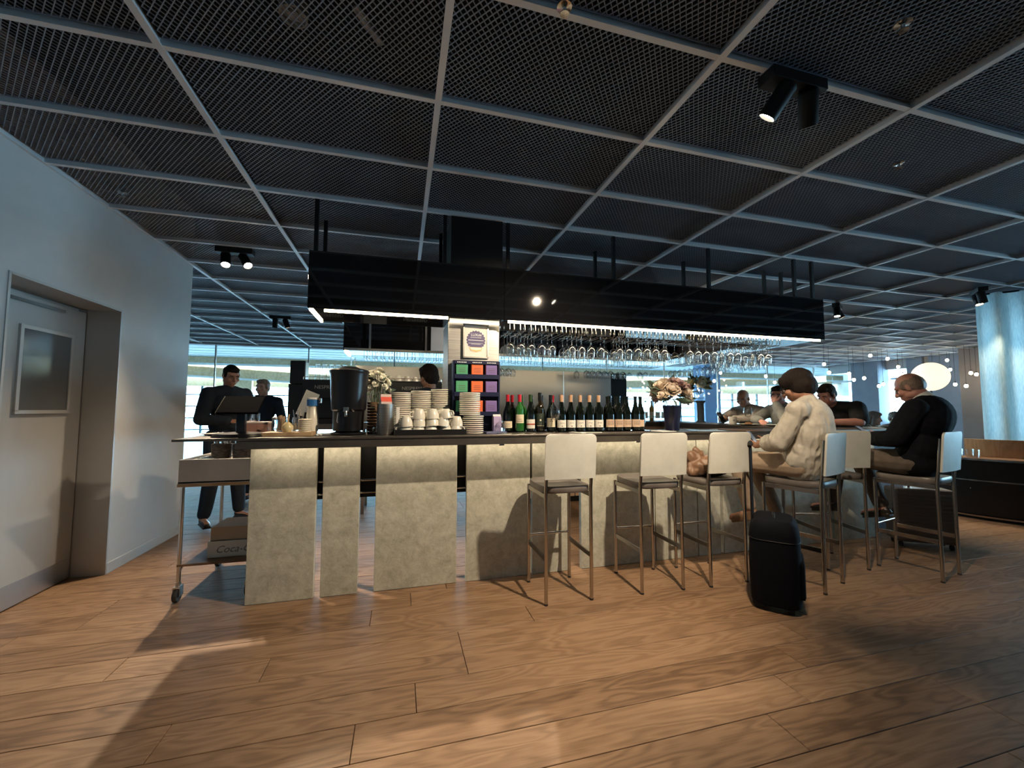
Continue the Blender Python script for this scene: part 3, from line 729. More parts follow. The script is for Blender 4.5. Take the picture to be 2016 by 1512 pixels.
bottle(1.025, 3.19, 'burgundy', B, M['cap_green'], 'dark wine bottle with olive capsule and white label crossed by a red band', [(.025,.098,M['lab_white'],1.05), (.054,.064,M['lab_red'],1.06)])
bottle(1.11, 3.20, 'bordeaux', Br, M['cap_black'], 'brown wine bottle with dark label and pale diamond mark', [(.04,.145,M['lab_dark'],1.1), (.085,.098,M['lab_white'],.16), ink(.06,.5), (.045,.048,M['lab_cream'],.9)], h=.318)
bottle(1.205, 3.20, 'burgundy', B, M['cap_black'], 'dark wine bottle with black capsule, white neck band and tall cream label', [(.033,.108,M['lab_cream'],1.05), (.09,.096,M['ink'],.18), ink(.08,.4)])
tray1 = tag(MB().box(-.20,.20,-.085,.09,0,.006).build('bar_mat', M['gloss_black'], loc=(1.02, 3.2, TOPZ), bevel=.002), 'thin glossy black mat under the five mixed wine bottles', 'mat')
tray2 = tag(MB().box(-.42,.42,-.085,.165,0,.006).build('bar_mat', M['gloss_black'], loc=(1.655, 3.16, TOPZ), bevel=.002), 'thin glossy black mat under the long row of matching wine bottles', 'mat')
for k, x in enumerate((1.285, 1.37, 1.455, 1.54, 1.625)):
    bottle(x, 3.16, 'burgundy', B, M['cap_salmon'], '%s dark bottle with salmon capsule and white label in the front row' % ('first','second','third','fourth','fifth')[k], [(.03,.092,M['lab_white'],1.12), ink(.066,.5), (.038,.046,M['ink'],.1)])
for k, x in enumerate((1.73, 1.815, 1.895, 1.98)):
    bottle(x, 3.16, 'burgundy', B, None, '%s dark uncapped bottle with peach label in the front row' % ('first','second','third','fourth')[k], [(.03,.095,M['lab_peach'],1.12), ink(.08,.7), ink(.07,.7), ink(.06,.7), ink(.05,.6)])
bottle(2.055, 3.20, 'burgundy', B, None, 'dark bottle half hidden at the right end of the row', [(.03,.09,M['lab_peach'],.5)])
back = [(.905,3.32,'bordeaux',B,M['cap_wine'],'dark bottle with wine red capsule standing behind the green bottle'),(.99,3.32,'bordeaux',G_,M['cap_green'],'green bottle with green capsule standing behind the red band label'),
        (1.075,3.32,'bordeaux',B,M['cap_black'],'dark bottle peeking out behind the brown bottle'),(1.165,3.32,'burgundy',B,M['cap_black'],'dark bottle with black capsule behind the tall cream label'),
        (1.26,3.30,'bordeaux',B,M['cap_wine'],'slim dark bottle with dark red capsule behind the lone wine glass'),(1.34,3.28,'burgundy',B,M['cap_salmon'],'salmon capped bottle in the back row, first from the left'),
        (1.42,3.28,'burgundy',B,M['cap_salmon'],'salmon capped bottle in the back row, second from the left'),(1.51,3.28,'bordeaux',G_,M['lab_white'],'green bottle with pale blue white capsule in the back row'),
        (1.60,3.28,'bordeaux',B,M['cap_green'],'dark bottle with olive capsule in the back row'),(1.69,3.28,'bordeaux',B,M['cap_green'],'dark bottle with olive capsule in the back row at the change of labels'),
        (1.775,3.28,'bordeaux',B,None,'dark uncapped bottle in the back row behind peach labels, left'),(1.86,3.28,'bordeaux',B,None,'dark uncapped bottle in the back row behind peach labels, middle'),(1.94,3.28,'bordeaux',B,None,'dark uncapped bottle in the back row behind peach labels, right')]
for x, y, kd, gm, cp, lb in back: bottle(x, y, kd, gm, cp, lb, [])
# lone wine glass, mats and menus on the counter
def stand_glass(kind, x, y, z, label, grp=None, s=1.0):
    o = obj('wine_glass', glass_mesh(kind), None, (x, y, z)); o.scale = (s, s, s); return tag(o, label, 'glass', grp)
stand_glass('wine', 1.19, 3.06, TOPZ, 'empty wine glass standing in front of the wine bottles', s=1.06)
for k, (x, y, a, w_, d_, lb) in enumerate(((1.36, 3.02, 20, .05, .16, 'folded paper napkin lying in front of the first bottles'), (1.46, 3.0, -12, .2, .03, 'slim pale stirrer on the worktop before the bottles'), (2.16, 3.06, 8, .15, .21, 'pale printed menu sheet lying left of the flower vase'), (2.62, 3.05, -10, .26, .18, 'glossy pale blue menu lying right of the flower vase'), (3.0, 3.06, 5, .22, .3, 'dark menu folder on the worktop near the woman'), (.70, 3.10, 12, .17, .1, 'small stack of blue grey magazines beside the saucers'))):
    mt = [M['white'], M['white'], M['white'], mat('pale_blue_print', (.35,.52,.7), .25), M['walnut'], mat('blue_grey_print', (.12,.13,.24), .4)][k]
    h = .004 if k != 5 else .014
    o = MB().box(-w_/2, w_/2, -d_/2, d_/2, 0, h).build(('napkin','stirrer','menu_sheet','menu_sheet','menu_folder','magazine')[k], mt, loc=(x, y, TOPZ), bevel=.001); o.rotation_euler[2] = math.radians(a)
    tag(o, lb, ('napkin','stirrer','menu','menu','menu','magazine')[k])

# ------------------------------------------------------------------ flowers in a navy vase
def rose_mesh(s=1.0, seed=0):
    rr = random.Random(seed); m_ = MB()
    m_.ell((0,0,.012), (.018,.018,.022), None, 10, 6)
    for ring, (n, rad, tilt, sz) in enumerate(((4,.012,.25,.026),(5,.020,.55,.032),(6,.028,.95,.036))):
        for k in range(n):
            a = 2*PI*k/n+ring*.6+rr.uniform(-.2,.2)
            Q = Matrix.Rotation(a, 3, 'Z') @ Matrix.Rotation(tilt+rr.uniform(-.12,.12), 3, 'Y')
            vs = []; NU, NV = 4, 4
            for iu in range(NU+1):
                for iv in range(NV+1):
                    u, v = -1+2*iu/NU, iv/NV
                    w_ = sz*math.sin(PI*(.15+.72*v))*1.05
                    vs.append(Q @ Vector((rad*.55+.012*(1-u*u*.9)*.4+.010*v*v, u*w_*.75, v*sz*1.25)))
            fs = [(iu*(NV+1)+iv, iu*(NV+1)+iv+1, (iu+1)*(NV+1)+iv+1, (iu+1)*(NV+1)+iv) for iu in range(NU) for iv in range(NV)]
            m_.add(vs, fs)
    return m_
M['petal'] = noisy(mat('cream_petal', rough=.6), [(.3,(.70,.56,.43)),(.7,(.85,.74,.62))], 30, 3)
M['petal_pink'] = noisy(mat('dusty_pink_petal', rough=.6), [(.3,(.42,.26,.24)),(.7,(.58,.4,.36))], 30, 3)
M['leaf'] = noisy(mat('grey_green_leaf', rough=.5), [(.3,(.05,.09,.06)),(.7,(.12,.17,.12))], 12, 3)
M['petal_yellow'] = noisy(mat('pale_yellow_petal', rough=.6), [(.3,(.6,.5,.25)),(.7,(.78,.7,.45))], 30, 3)
rose_me = rose_mesh(1, 1).mesh('bloom', M['petal'], smooth=True); rose_pk = rose_mesh(1, 2).mesh('bloom', M['petal_pink'], smooth=True)
def leaf_mesh():
    m_ = MB(); vs = []; N = 6
    for i in range(N+1):
        v = i/N; w_ = .018*math.sin(PI*min(v*.93+.05, 1)); z = .10*v; c = .02*v*v
        vs += [(-w_, c+.003, z), (0, c-.002, z), (w_, c+.003, z)]
    fs = []
    for i in range(N):
        for k in (0, 1): fs.append((i*3+k, i*3+k+1, i*3+k+4, i*3+k+3))
    top = [(x, y+.0012, z) for x, y, z in vs]; n_ = len(vs)
    return m_.add(vs, fs).add(top, [tuple(reversed(f)) for f in fs])
leaf_me = leaf_mesh().mesh('leaf', M['leaf'], smooth=True)
def bouquet(t, c, rx_, rz_, n, blooms, seed, sc_=1.0, leaves=16):
    rr = random.Random(seed)
    for k in range(n):
        a = 2.399*k; q = (k+.5)/n; el = math.acos(1-q*1.05)
        d = Vector((math.sin(el)*math.cos(a), math.sin(el)*math.sin(a), math.cos(el)))
        p = Vector(c)+Vector((d.x*rx_, d.y*rx_*.8, d.z*rz_))*rr.uniform(.85, 1.08)
        o = obj('bloom', blooms[k % len(blooms)], t, p); s = sc_*rr.uniform(.85, 1.3); o.scale = (s,)*3
        o.rotation_mode = 'QUATERNION'; o.rotation_quaternion = Vector((0,0,1)).rotation_difference(d+Vector((0,0,.25)))
        MB().tube([Vector(c)+Vector((0,0,-rz_*1.2))+Vector((d.x*.02, d.y*.02, 0)), p-d*.004], .0025, 5).build('stem', M['leaf'], t)
    for k in range(leaves):
        a = rr.uniform(0, 6.28); el = rr.uniform(.6, 1.75)
        d = Vector((math.sin(el)*math.cos(a), math.sin(el)*math.sin(a), math.cos(el)))
        p = Vector(c)+Vector((d.x*rx_*.75, d.y*rx_*.6, d.z*rz_*.7-.02))
        o = obj('leaf', leaf_me, t, p); s = sc_*rr.uniform(.8, 1.4); o.scale = (s,)*3
        o.rotation_mode = 'QUATERNION'; o.rotation_quaternion = Vector((0,0,1)).rotation_difference(d) @ Quaternion((0,0,1), rr.uniform(0, 6))
vs_ = thing('flower_vase', 'navy tapered vase with cream and dusty pink roses on the bar', 'flowers', (2.36, 3.17, TOPZ))
MB().lathe([(.001,.004),(.056,0),(.058,.004),(.080,.215),(.083,.225),(.078,.225),(.055,.02),(.001,.018)], 28).build('vase', M['navy'], vs_, smooth=True)
bouquet(vs_, (0,0,.30), .16, .13, 15, [rose_me, rose_me, rose_pk], 5, 1.35, 26)

# ------------------------------------------------------------------ tea cabinet
tc_ = thing('tea_display', 'navy display box with green, orange and purple tea packets in nine slots', 'display', (.577, 3.265, TOPZ))
W_, Dp, Hh = .184, .072, .572
M['tea_g'] = mat('green_packet', (.075,.34,.17), .45); M['tea_o'] = mat('orange_packet', (.78,.15,.04), .45); M['tea_p'] = mat('purple_packet', (.20,.13,.36), .45)
MB().box(-W_, W_, 0, Dp, 0, Hh).build('back_box', M['navy'], tc_, bevel=.002)
for sx in (-1, 1): MB().box(sx*W_-.006, sx*W_+.006, -.07, 0, 0, Hh).build('side_panel', M['navy'], tc_, bevel=.001)
zs = [.02, .165, .31, .455]
for z in [.0, .145, .30, .44, .562]: MB().box(-W_+.006, W_-.006, -.07, 0, z, z+.01).build('shelf', M['navy'], tc_)
for z in (.145, .30, .44): MB().box(-W_+.006, W_-.006, -.078, -.07, z-.012, z+.022).build('shelf_lip', M['navy'], tc_)
MB().box(-W_+.006, W_-.006, -.076, -.07, .545, Hh).build('header', M['navy'], tc_)
for j, z in enumerate((.155, .31, .45)):
    for i, (x, mt) in enumerate(((-.118, 'tea_g'), (.005, 'tea_o'), (.122, 'tea_p'))):
        pk = MB().box(-.047, .047, -.025, .02, 0, .098).build('tea_packet', M[mt], tc_, bevel=.004, loc=(x, -.040, z+.002))
        for q in range(3): MB().box(-.028, .028, -.0262, -.0255, .03+.014*q, .033+.014*q).build('print_line', M['ink'], pk)
for i, x in enumerate((-.118, .005, .122)):
    for q in range(6): MB().box(x-.040+.013*q, x-.032+.013*q, -.0775, -.0762, .553, .561).build('print_dot', M['text_white'], tc_)

# glass dome and lilac carton beside the cabinet
gd = thing('glass_dome', 'small round glass dome beside the tea display', 'glass dome', (.748, 3.10, TOPZ))
MB().lathe([(.045,0),(.045,.03),(.041,.055),(.028,.078),(.008,.09),(.006,.094),(.01,.10),(.011,.106),(.006,.112),(.0001,.113)], 20).build('dome', M['glass'], gd, smooth=True)
MB().lathe([(.0001,0),(.052,0),(.052,.005),(.0001,.005)], 20).build('base', M['steel_flat'], gd)
cb = thing('tea_carton', 'small lilac tea carton standing behind the glass dome', 'carton', (.735, 3.165, TOPZ), .15)
M['lilac'] = mat('lilac_card', (.42,.34,.55), .6)
MB().box(-.033, .033, -.02, .02, 0, .13).build('box', M['lilac'], cb, bevel=.003); MB().box(-.033,.033,-.004,.004,.13,.145).build('flap', M['white'], cb)

# ------------------------------------------------------------------ saucers and cups
sauc_me = MB().lathe([(.001,.002),(.038,.0),(.046,.001),(.077,.0035),(.0795,.006),(.0795,.0118),(.0775,.0132),(.046,.0075),(.03,.006),(.001,.006)], 24).mesh('saucer', M['ceramic'], smooth=True)
def stack(x, y, n, label, pitch=.0143, dz=0, jit=.0015):
    for k in range(n):
        o = obj('saucer', sauc_me, None, (x+R_.uniform(-jit, jit), y+R_.uniform(-jit, jit), TOPZ+dz+k*pitch), (0, 0, R_.uniform(0, 6)))
        tag(o, label, 'saucer', 'stacked white saucers')
stack(-.003, 3.29, 22, 'white saucer in the left tall stack behind the cups')
stack(.152, 3.30, 23, 'white saucer in the middle tall stack behind the cups')
stack(.305, 3.30, 24, 'white saucer in the right tall stack behind the cups')
stack(.53, 3.075, 9, 'white saucer in the lower half of the front stack right of the cups', .0155)
stack(.505, 3.085, 12, 'white saucer in the upper half of the front stack right of the cups', .0143, 9*.0155)
cu_m = MB(); cu_m.lathe([(.001,.003),(.022,0),(.024,.003),(.037,.03),(.0405,.06),(.0385,.0605),(.035,.03),(.022,.006),(.001,.006)], 20)
cu_m.tube([(.036,0,.048),(.052,0,.05),(.060,0,.038),(.056,0,.022),(.034,0,.016)], .0045, 6)
cup_me = cu_m.mesh('coffee_cup', M['ceramic'], smooth=True)
ct = thing('cup_tray', 'black rimmed tray holding the pile of white coffee cups', 'tray', (.21, 3.075, TOPZ))
MB().box(-.245, .245, -.11, .10, 0, .006).build('base', M['black'], ct)
for a in ((-.245,.245,-.115,-.11), (-.245,.245,.10,.105)): MB().box(a[0], a[1], a[2], a[3], 0, .04).build('rim', M['black'], ct)
for a in ((-.25,-.245), (.245,.25)): MB().box(a[0], a[1], -.115, .105, 0, .04).build('rim', M['black'], ct)
def cup(x, y, z, ang, tilt, label):
    o = obj('coffee_cup', cup_me, None, (x, y, z)); o.rotation_euler = (PI+tilt[0], tilt[1], ang); o.scale = (1.17,)*3
    tag(o, label, 'cup', 'white coffee cups on the tray')
for i in range(5):
    x = .03+.093*i
    for j, y in enumerate((3.015, 3.12)):
        z = TOPZ+.0785; n_ = (2,3,3,3,2)[i] if j == 0 else (2,3,3,3,2)[i]
        for k in range(n_):
            row = 'front' if j == 0 else 'rear'
            cup(x+R_.uniform(-.008,.008), y+R_.uniform(-.006,.006), z+k*.054, R_.choice([0.3, 2.6, 3.5, 5.8])+R_.uniform(-.4,.4), (R_.uniform(-.12,.12), R_.uniform(-.14,.14)) if k else (0,0),
                'white coffee cup, %s row, %s column of the pile%s' % (row, ('first','second','third','fourth','fifth')[i], '' if n_ == 1 else (', bottom', ', second up', ', on top')[k]))

# ------------------------------------------------------------------ milk carton in a steel cooler
mk = thing('steel_cooler', 'shiny steel cylinder cooler holding a milk carton', 'cooler', (-.107, 3.06, TOPZ))
MB().lathe([(.001,.0),(.058,0),(.06,.004),(.06,.222),(.057,.222),(.057,.01),(.001,.008)], 28).build('cylinder', M['steel'], mk, smooth=True)
mc = thing('milk_carton', 'red and white gable top carton inside the steel cylinder', 'carton', (-.107, 3.06, TOPZ+.01), .2)
M['cart_red'] = mat('red_carton', (.62,.07,.04), .5); M['cart_pink'] = mat('pale_pink_carton', (.72,.55,.5), .5)
MB().box(-.037, .037, -.037, .037, 0, .228).build('body', M['cart_pink'], mc)
MB().add([(-.037,-.037,.228),(.037,-.037,.228),(.037,.037,.228),(-.037,.037,.228),(-.037,0,.265),(.037,0,.265)], [(0,1,5,4),(2,3,4,5),(3,0,4),(1,2,5)]).build('gable', M['cart_red'], mc)
MB().box(-.037, .037, -.003, .003, .262, .282).build('crimp', M['cart_pink'], mc)
tag(MB().box(-.012,.012,-.03,.03,0,.2).build('paper_card', M['white'], loc=(-.022, 3.13, TOPZ)), 'narrow white card standing between cooler and cup tray', 'card')

# ------------------------------------------------------------------ black drinks dispenser
dd = thing('drinks_dispenser', 'large round black drinks dispenser with chrome tap on the bar', 'dispenser', (-.368, 3.17, TOPZ))
MB().lathe([(.001,0),(.105,0),(.122,.006),(.122,.014),(.09,.022),(.08,.03),(.001,.03)], 30).build('drip_dish', M['blackplastic'], dd, smooth=True)
MB().lathe([(.07,.028),(.105,.03),(.107,.17),(.118,.18),(.124,.30),(.130,.42),(.134,.445),(.128,.452),(.001,.452)], 30).build('body', M['blackplastic'], dd, smooth=True)
MB().lathe([(.134,.442),(.137,.447),(.137,.462),(.125,.47),(.07,.482),(.05,.492),(.001,.494)], 30).build('lid', M['blackplastic'], dd, smooth=True)
tp = MB().box(-.018, .018, -.15, -.115, .165, .2).build('tap', M['chrome'], dd, bevel=.004)
MB().tube([(0,-.145,.17),(0,-.155,.15),(0,-.15,.135)], .009, 10).build('spout', M['chrome'], tp, smooth=True)
MB().tube([(.035,-.13,.185),(.05,-.155,.17)], .005, 8).build('lever', M['chrome'], dd, smooth=True)
MB().tube([(-.055,-.115,.16),(-.06,-.118,.10),(-.055,-.115,.09)], .004, 6).build('gauge', M['steel_flat'], dd, smooth=True)
# dark stacked caddy right of the dispenser
for k in range(11):
    o = tag(MB().lathe([(.001,0),(.036,0),(.041,.016),(.038,.017),(.034,.003),(.001,.003)], 14).build('dark_bowl', M['walnut'], loc=(-.205, 3.21, TOPZ+.022*k), smooth=True), 'small dark brown bowl in the stack beside the dispenser', 'bowl', 'stacked dark bowls')
salt = thing('salt_shaker', 'tiny glass salt shaker beside the dark bowls', 'shaker', (-.182, 3.10, TOPZ))
MB().lathe([(.001,0),(.015,0),(.014,.04),(.011,.046)], 12).build('jar', M['glass'], salt, smooth=True); MB().lathe([(.012,.046),(.012,.056),(.001,.06)], 12).build('cap', M['chrome'], salt, smooth=True)

# ------------------------------------------------------------------ left end: board, jars, paper cups, terminal
bd = tag(MB().box(-.155, .155, -.09, .09, 0, .028).build('wooden_board', M['oak_light'], loc=(-.735, 3.13, TOPZ), bevel=.004), 'pale wooden board at the left end of the bar', 'board')
zb = TOPZ+.0285
cups = MB()
pcup = MB().lathe([(.001,.002),(.028,0),(.04,.095),(.0415,.097),(.039,.097),(.027,.004),(.001,.004)], 18).mesh('paper_cup', M['ceramic'], smooth=True)
for k in range(7):
    o = obj('paper_cup', pcup, None, (-.612, 3.2, zb+.0135*k+.095), (PI, 0, 0)); 
    tag(o, 'cream paper cup in the upside-down stack behind the board', 'cup', 'stacked paper cups')
M['cupblue'] = mat('blue_sleeve', (.02,.15,.42), .5)
cs = thing('cup_sleeve', 'tall blue and cream sleeve of paper cups left of the dispenser', 'cup stack', (-.613, 3.2, zb+.178))
MB().lathe([(.001,0),(.036,0),(.039,.035)], 18).build('paper', M['ceramic'], cs, smooth=True); MB().lathe([(.0395,.0),(.0405,.045),(.001,.0455)], 18).build('blue_band', M['cupblue'], cs, smooth=True)
MB().lathe([(.041,.046),(.042,.058),(.001,.06)], 18).build('rim', M['white'], cs, smooth=True)
cst = MB().lathe([(.001,0),(.041,0),(.042,.004),(.042,.010),(.001,.0125)], 22).mesh('coaster', M['lab_cream'], smooth=True)
for k in range(7): tag(obj('coaster', cst, None, (-.64, 3.10, zb+.0127*k)), 'round cream coaster in the short stack on the wooden board', 'coaster', 'stacked coasters')
jr = thing('spoon_jar', 'glass jar of spoons standing on the wooden board', 'jar', (-.70, 3.165, zb))
MB().lathe([(.001,.002),(.034,0),(.036,.004),(.036,.085),(.033,.092),(.034,.098),(.031,.098),(.033,.085),(.033,.006),(.001,.005)], 18).build('jar', M['glass'], jr, smooth=True)
for k in range(4): MB().tube([(R_.uniform(-.02,.02), R_.uniform(-.02,.02), .008), (R_.uniform(-.03,.03), R_.uniform(-.025,.025), .15)], .003, 6).build('spoon', M['chrome'], jr)
jr2 = thing('sugar_jar', 'glass jar of brown sugar sticks on the wooden board', 'jar', (-.80, 3.15, zb))
MB().lathe([(.001,.002),(.03,0),(.032,.004),(.032,.085),(.03,.085),(.03,.006),(.001,.005)], 18).build('jar', M['glass'], jr2, smooth=True)
M['kraft'] = mat('kraft_paper', (.42,.30,.2), .7)
for k in range(7): a = k*.9; MB().box(-.005+.018*math.cos(a), .005+.018*math.cos(a), -.003+.018*math.sin(a), .003+.018*math.sin(a), .008, .10+.006*(k % 3)).build('sugar_stick', M['kraft'], jr2)
pr_ = thing('honey_pot', 'round pale yellow honey pot with dipper on the wooden board', 'pot', (-.745, 3.085, zb))
M['honey'] = mat('pale_yellow_glaze', (.72,.58,.3), .25)
MB().lathe([(.001,.0),(.025,0),(.037,.02),(.036,.04),(.02,.058),(.012,.066),(.001,.067)], 18).build('body', M['honey'], pr_, smooth=True)
MB().tube([(0,0,.06),(.008,0,.12)], [.006,.004], 8).build('dipper', M['oak_light'], pr_, smooth=True)
gb = thing('glass_bauble', 'round clear glass jar beside the wooden board', 'jar', (-.868, 3.26, TOPZ))
MB().lathe([(.001,0),(.022,0),(.04,.02),(.045,.045),(.04,.068),(.022,.086),(.018,.095),(.02,.105)], 18).build('bowl', M['glass'], gb, smooth=True)
MB().ell((0,0,.117), (.022,.022,.012)).build('stopper', M['steel_flat'], gb, smooth=True)
mn = thing('menu_stand', 'slanted white menu sheet in a stand behind the board', 'menu', (-.70, 3.30, TOPZ), math.radians(20))
Ms = Matrix.Translation((0,0,.13)) @ Matrix.Rotation(math.radians(22), 4, 'Y') @ Matrix.Rotation(math.radians(-12), 4, 'X')
MB().box(-.05, .05, -.001, .001, 0, .20, Ms).build('sheet', M['white'], mn)
MB().box(-.04, .04, -.03, .03, 0, .012).build('base', M['black'], mn); MB().bar((0,0,.01), (.02,0,.16), .012, .012).build('stem', M['black'], mn)
# point of sale terminal
po = thing('sales_terminal', 'dark tilted touch screen terminal on a pole beside the bartender', 'terminal', (-1.03, 3.11, TOPZ))
MB().lathe([(.001,0),(.16,0),(.165,.006),(.15,.022),(.06,.03),(.001,.03)], 30).build('base_plate', M['blackplastic'], po, smooth=True)
MB().box(-.026, .026, -.02, .02, .028, .196).build('pole', M['blackplastic'], po, bevel=.004)
Mt = Matrix.Translation((.0, -.02, .20)) @ Matrix.Rotation(math.radians(-52), 4, 'X')
MB().box(-.12, .12, -.008, .008, -.075, .105, Mt).build('screen', mat('dull_black_case', (.004,.004,.005), .95, spec=.03), po, bevel=.004)
MB().box(-.125, -.121, -.007, .007, -.075, .105, Mt).build('screen_edge', M['darkchrome'], po)
bx_ = thing('cardboard_box', 'small flat pinkish box lying behind the sales terminal', 'box', (-1.02, 3.34, TOPZ), .0)
M['pinkbox'] = mat('pinkish_card', (.42,.22,.17), .6)
MB().box(-.095, .095, -.05, .05, .0, .08).build('box', M['pinkbox'], bx_, bevel=.002); MB().box(-.098, .098, -.053, .053, .08, .092).build('lid', mat('pale_lid', (.66,.56,.52), .6), bx_, bevel=.002)
pl_ = MB().lathe([(.001,.002),(.05,0),(.09,.010),(.091,.013),(.05,.004),(.001,.005)], 24)
tag(pl_.build('side_plate', M['ceramic'], loc=(-1.235, 3.29, TOPZ+.001), smooth=True), 'white side plate at the far left end of the worktop', 'plate')
for k, (x, y) in enumerate(((-1.08, 3.36), (-1.045, 3.385))):
    e = thing('glass_tumbler', ('small white glass tumbler behind the terminal, left', 'small white glass tumbler behind the terminal, right')[k], 'glass', (x, y-.01, TOPZ+.0925))
    e.location = (-1.06+.05*k, 3.33, TOPZ+.0925)
    MB().lathe([(.001,.003),(.02,0),(.026,.06),(.024,.06),(.019,.005),(.001,.005)], 14).build('tumbler', M['glass'], e, smooth=True)
for k, (x, y) in enumerate(((-.548, 3.02), (-.53, 3.05))): tag(MB().ell((0,0,.008), (.011,.011,.008)).build('glass_pebble', M['ceramic'], loc=(x, y, TOPZ), smooth=True), ('small white sweet at the right end of the board, nearer', 'small white sweet at the right end of the board, farther')[k], 'sweet')

# ------------------------------------------------------------------ rear bar: coffee machines
def espresso(label, x, w_, txt, seed):
    t = thing('coffee_machine', label, 'coffee machine', (x, 5.74, TOPZ))
    h = .54
    MB().box(-w_/2, w_/2, -.05, .24, .06, h-.01).build('body', M['blackplastic'], t, bevel=.008)
    MB().box(-w_/2, w_/2, -.22, -.045, h-.22, h).build('front_head', M['blackplastic'], t, bevel=.008)
    MB().box(-w_/2, w_/2, -.24, .22, .0, .058).build('drip_base', M['black'], t, bevel=.004)
    for k in range(2):
        g = MB().lathe([(.001,-.06),(.03,-.06),(.032,0),(.001,0)], 14, (-w_/5+2*w_/5*k, -.14, h-.222)).build('group_head', M['chrome'], t, smooth=True)
        MB().tube([(-w_/5+2*w_/5*k, -.16, h-.26), (-w_/5+2*w_/5*k, -.25, h-.27)], .011, 8).build('handle', M['black'], g)
    MB().box(-w_/2, w_/2, -.2, .2, h, h+.012).build('cup_shelf', M['black'], t)
    for z in (.045,): MB().tube([(-w_/2+.01,-.19,h+z),(w_/2-.01,-.19,h+z)], .004, 6).build('gallery_rail', M['chrome'], t)
    for sx in (-1, 1): MB().tube([(sx*(w_/2-.01),-.19,h+.01),(sx*(w_/2-.01),-.19,h+.045)], .004, 6).build('rail_post', M['chrome'], t)
    text('lettering', txt, .062, mat('dim_print_'+str(seed), (.30,.29,.27), .5), t, (0 if seed else -.03, -.2215, h-.085), (PI/2,0,0), align='CENTER')
    return t
espresso('black espresso machine with white cups on top behind the saucers', .16, .73, 'NESPRESSO', 1)
espresso('black coffee machine with drinking glasses on top behind the dispenser', -.86, .66, 'NESPRESSO', 0)
for k, x in enumerate((-.13, -.025, .09, .195, .31)):
    s = (1.1, 1.35, 1.25, 1.1, 1.45)[k]
    o = obj('coffee_cup', cup_me, None, (x-.02, 5.66, TOPZ+.552+.0605*s), (PI, 0, R_.uniform(0, 6))); o.scale = (s,)*3
    tag(o, 'upturned white cup on the rear espresso machine, %s from the left' % ('first','second','third','fourth','fifth')[k], 'cup', 'cups on the espresso machine')
tum = MB().lathe([(.001,.003),(.03,0),(.037,.10),(.035,.10),(.029,.005),(.001,.006)], 16).mesh('drinking_glass', M['glass'], smooth=True)
for k in range(11):
    i, j, l = k % 5, (k//5) % 2, k//10
    zz = TOPZ+.553+ (0 if k < 5 else .102) + (.102 if k == 10 else 0)
    o = obj('drinking_glass', tum, None, (-1.04+.08*(k % 5) if k < 10 else -.62, 5.66, zz+.1), (PI, 0, 0))
    tag(o, 'upturned drinking glass in the %s row on the coffee machine' % ('lower' if k < 5 else 'upper'), 'glass', 'glasses on the coffee machine')
gr_ = thing('coffee_grinder', 'tall dark coffee grinder at the left end of the rear bar', 'grinder', (-1.15, 5.80, TOPZ))
gr_.location = (-1.29, 5.78, TOPZ)
MB().box(-.09, .09, -.1, .1, 0, .5).build('body', M['blackplastic'], gr_, bevel=.01); MB().box(-.08,.1,-.09,.09,.502,.80).build('hopper', M['blackplastic'], gr_, bevel=.012)
# white blossom bunch behind the steel cooler
fb = thing('blossom_vase', 'brown vase with loose white blossom behind the steel cooler', 'flowers', (-.19, 3.34, TOPZ))
fb.location = (-.205, 3.34, TOPZ)
MB().lathe([(.001,0),(.034,0),(.042,.08),(.026,.16),(.03,.175),(.001,.16)], 16).build('vase', M['walnut'], fb, smooth=True)
blo_me = rose_mesh(1, 4).mesh('bloom', mat('white_petal', (.8,.78,.66), .6), smooth=True)
bouquet(fb, (.02,0,.34), .085, .16, 22, [blo_me], 9, .62, 22)
# far flower arrangement with dark stand
fs_ = thing('flower_stand', 'dark glass stand topped with yellow and white lilies on the rear bar', 'flowers', (4.27, 5.08, TOPZ))
MB().lathe([(.001,0),(.07,0),(.07,.012),(.05,.02),(.05,.28),(.075,.31),(.06,.32),(.001,.32)], 20).build('stand', mat('smoked_glass', (.05,.07,.09), .1), fs_, smooth=True)
MB().lathe([(.03,.32),(.06,.36),(.065,.42),(.045,.46),(.043,.46),(.06,.42),(.055,.37),(.001,.33)], 18).build('glass_bowl', M['glass'], fs_, smooth=True)
yel_me = rose_mesh(1, 6).mesh('bloom', M['petal_yellow'], smooth=True)
bouquet(fs_, (0,0,.55), .15, .11, 9, [yel_me, blo_me], 12, 1.1, 26)
# things on the short return
mg = thing('coffee_mug', 'white mug with small grey print before the man with the phone', 'mug', (4.10, 4.30, TOPZ))
MB().lathe([(.001,.004),(.043,0),(.047,.004),(.049,.098),(.046,.098),(.043,.008),(.001,.008)], 22).build('body', M['ceramic'], mg, smooth=True)
MB().tube([(.045,-.02,.08),(.075,-.03,.078),(.08,-.032,.05),(.068,-.028,.028),(.044,-.02,.024)], .006, 8).build('handle', M['ceramic'], mg, smooth=True)
MB().lathe([(.0495,.045),(.0496,.06)], 8, a0=-2.3, a1=-1.8).build('print', mat('grey_print', (.25,.25,.25), .6), mg)
stand_glass('wide', 4.16, 4.12, TOPZ, 'large round wine glass in front of the man in grey', s=1.1)
stand_glass('wide', 4.02, 4.42, TOPZ, 'wine glass behind the mug on the short return', s=1.05)
stand_glass('wine', 4.22, 3.60, TOPZ, 'wine glass beside the arm of the man in the black shirt', s=1.0)
tm = thing('cocktail_tumbler', 'short tumbler of orange drink before the man in black', 'drink', (4.12, 3.52, TOPZ))
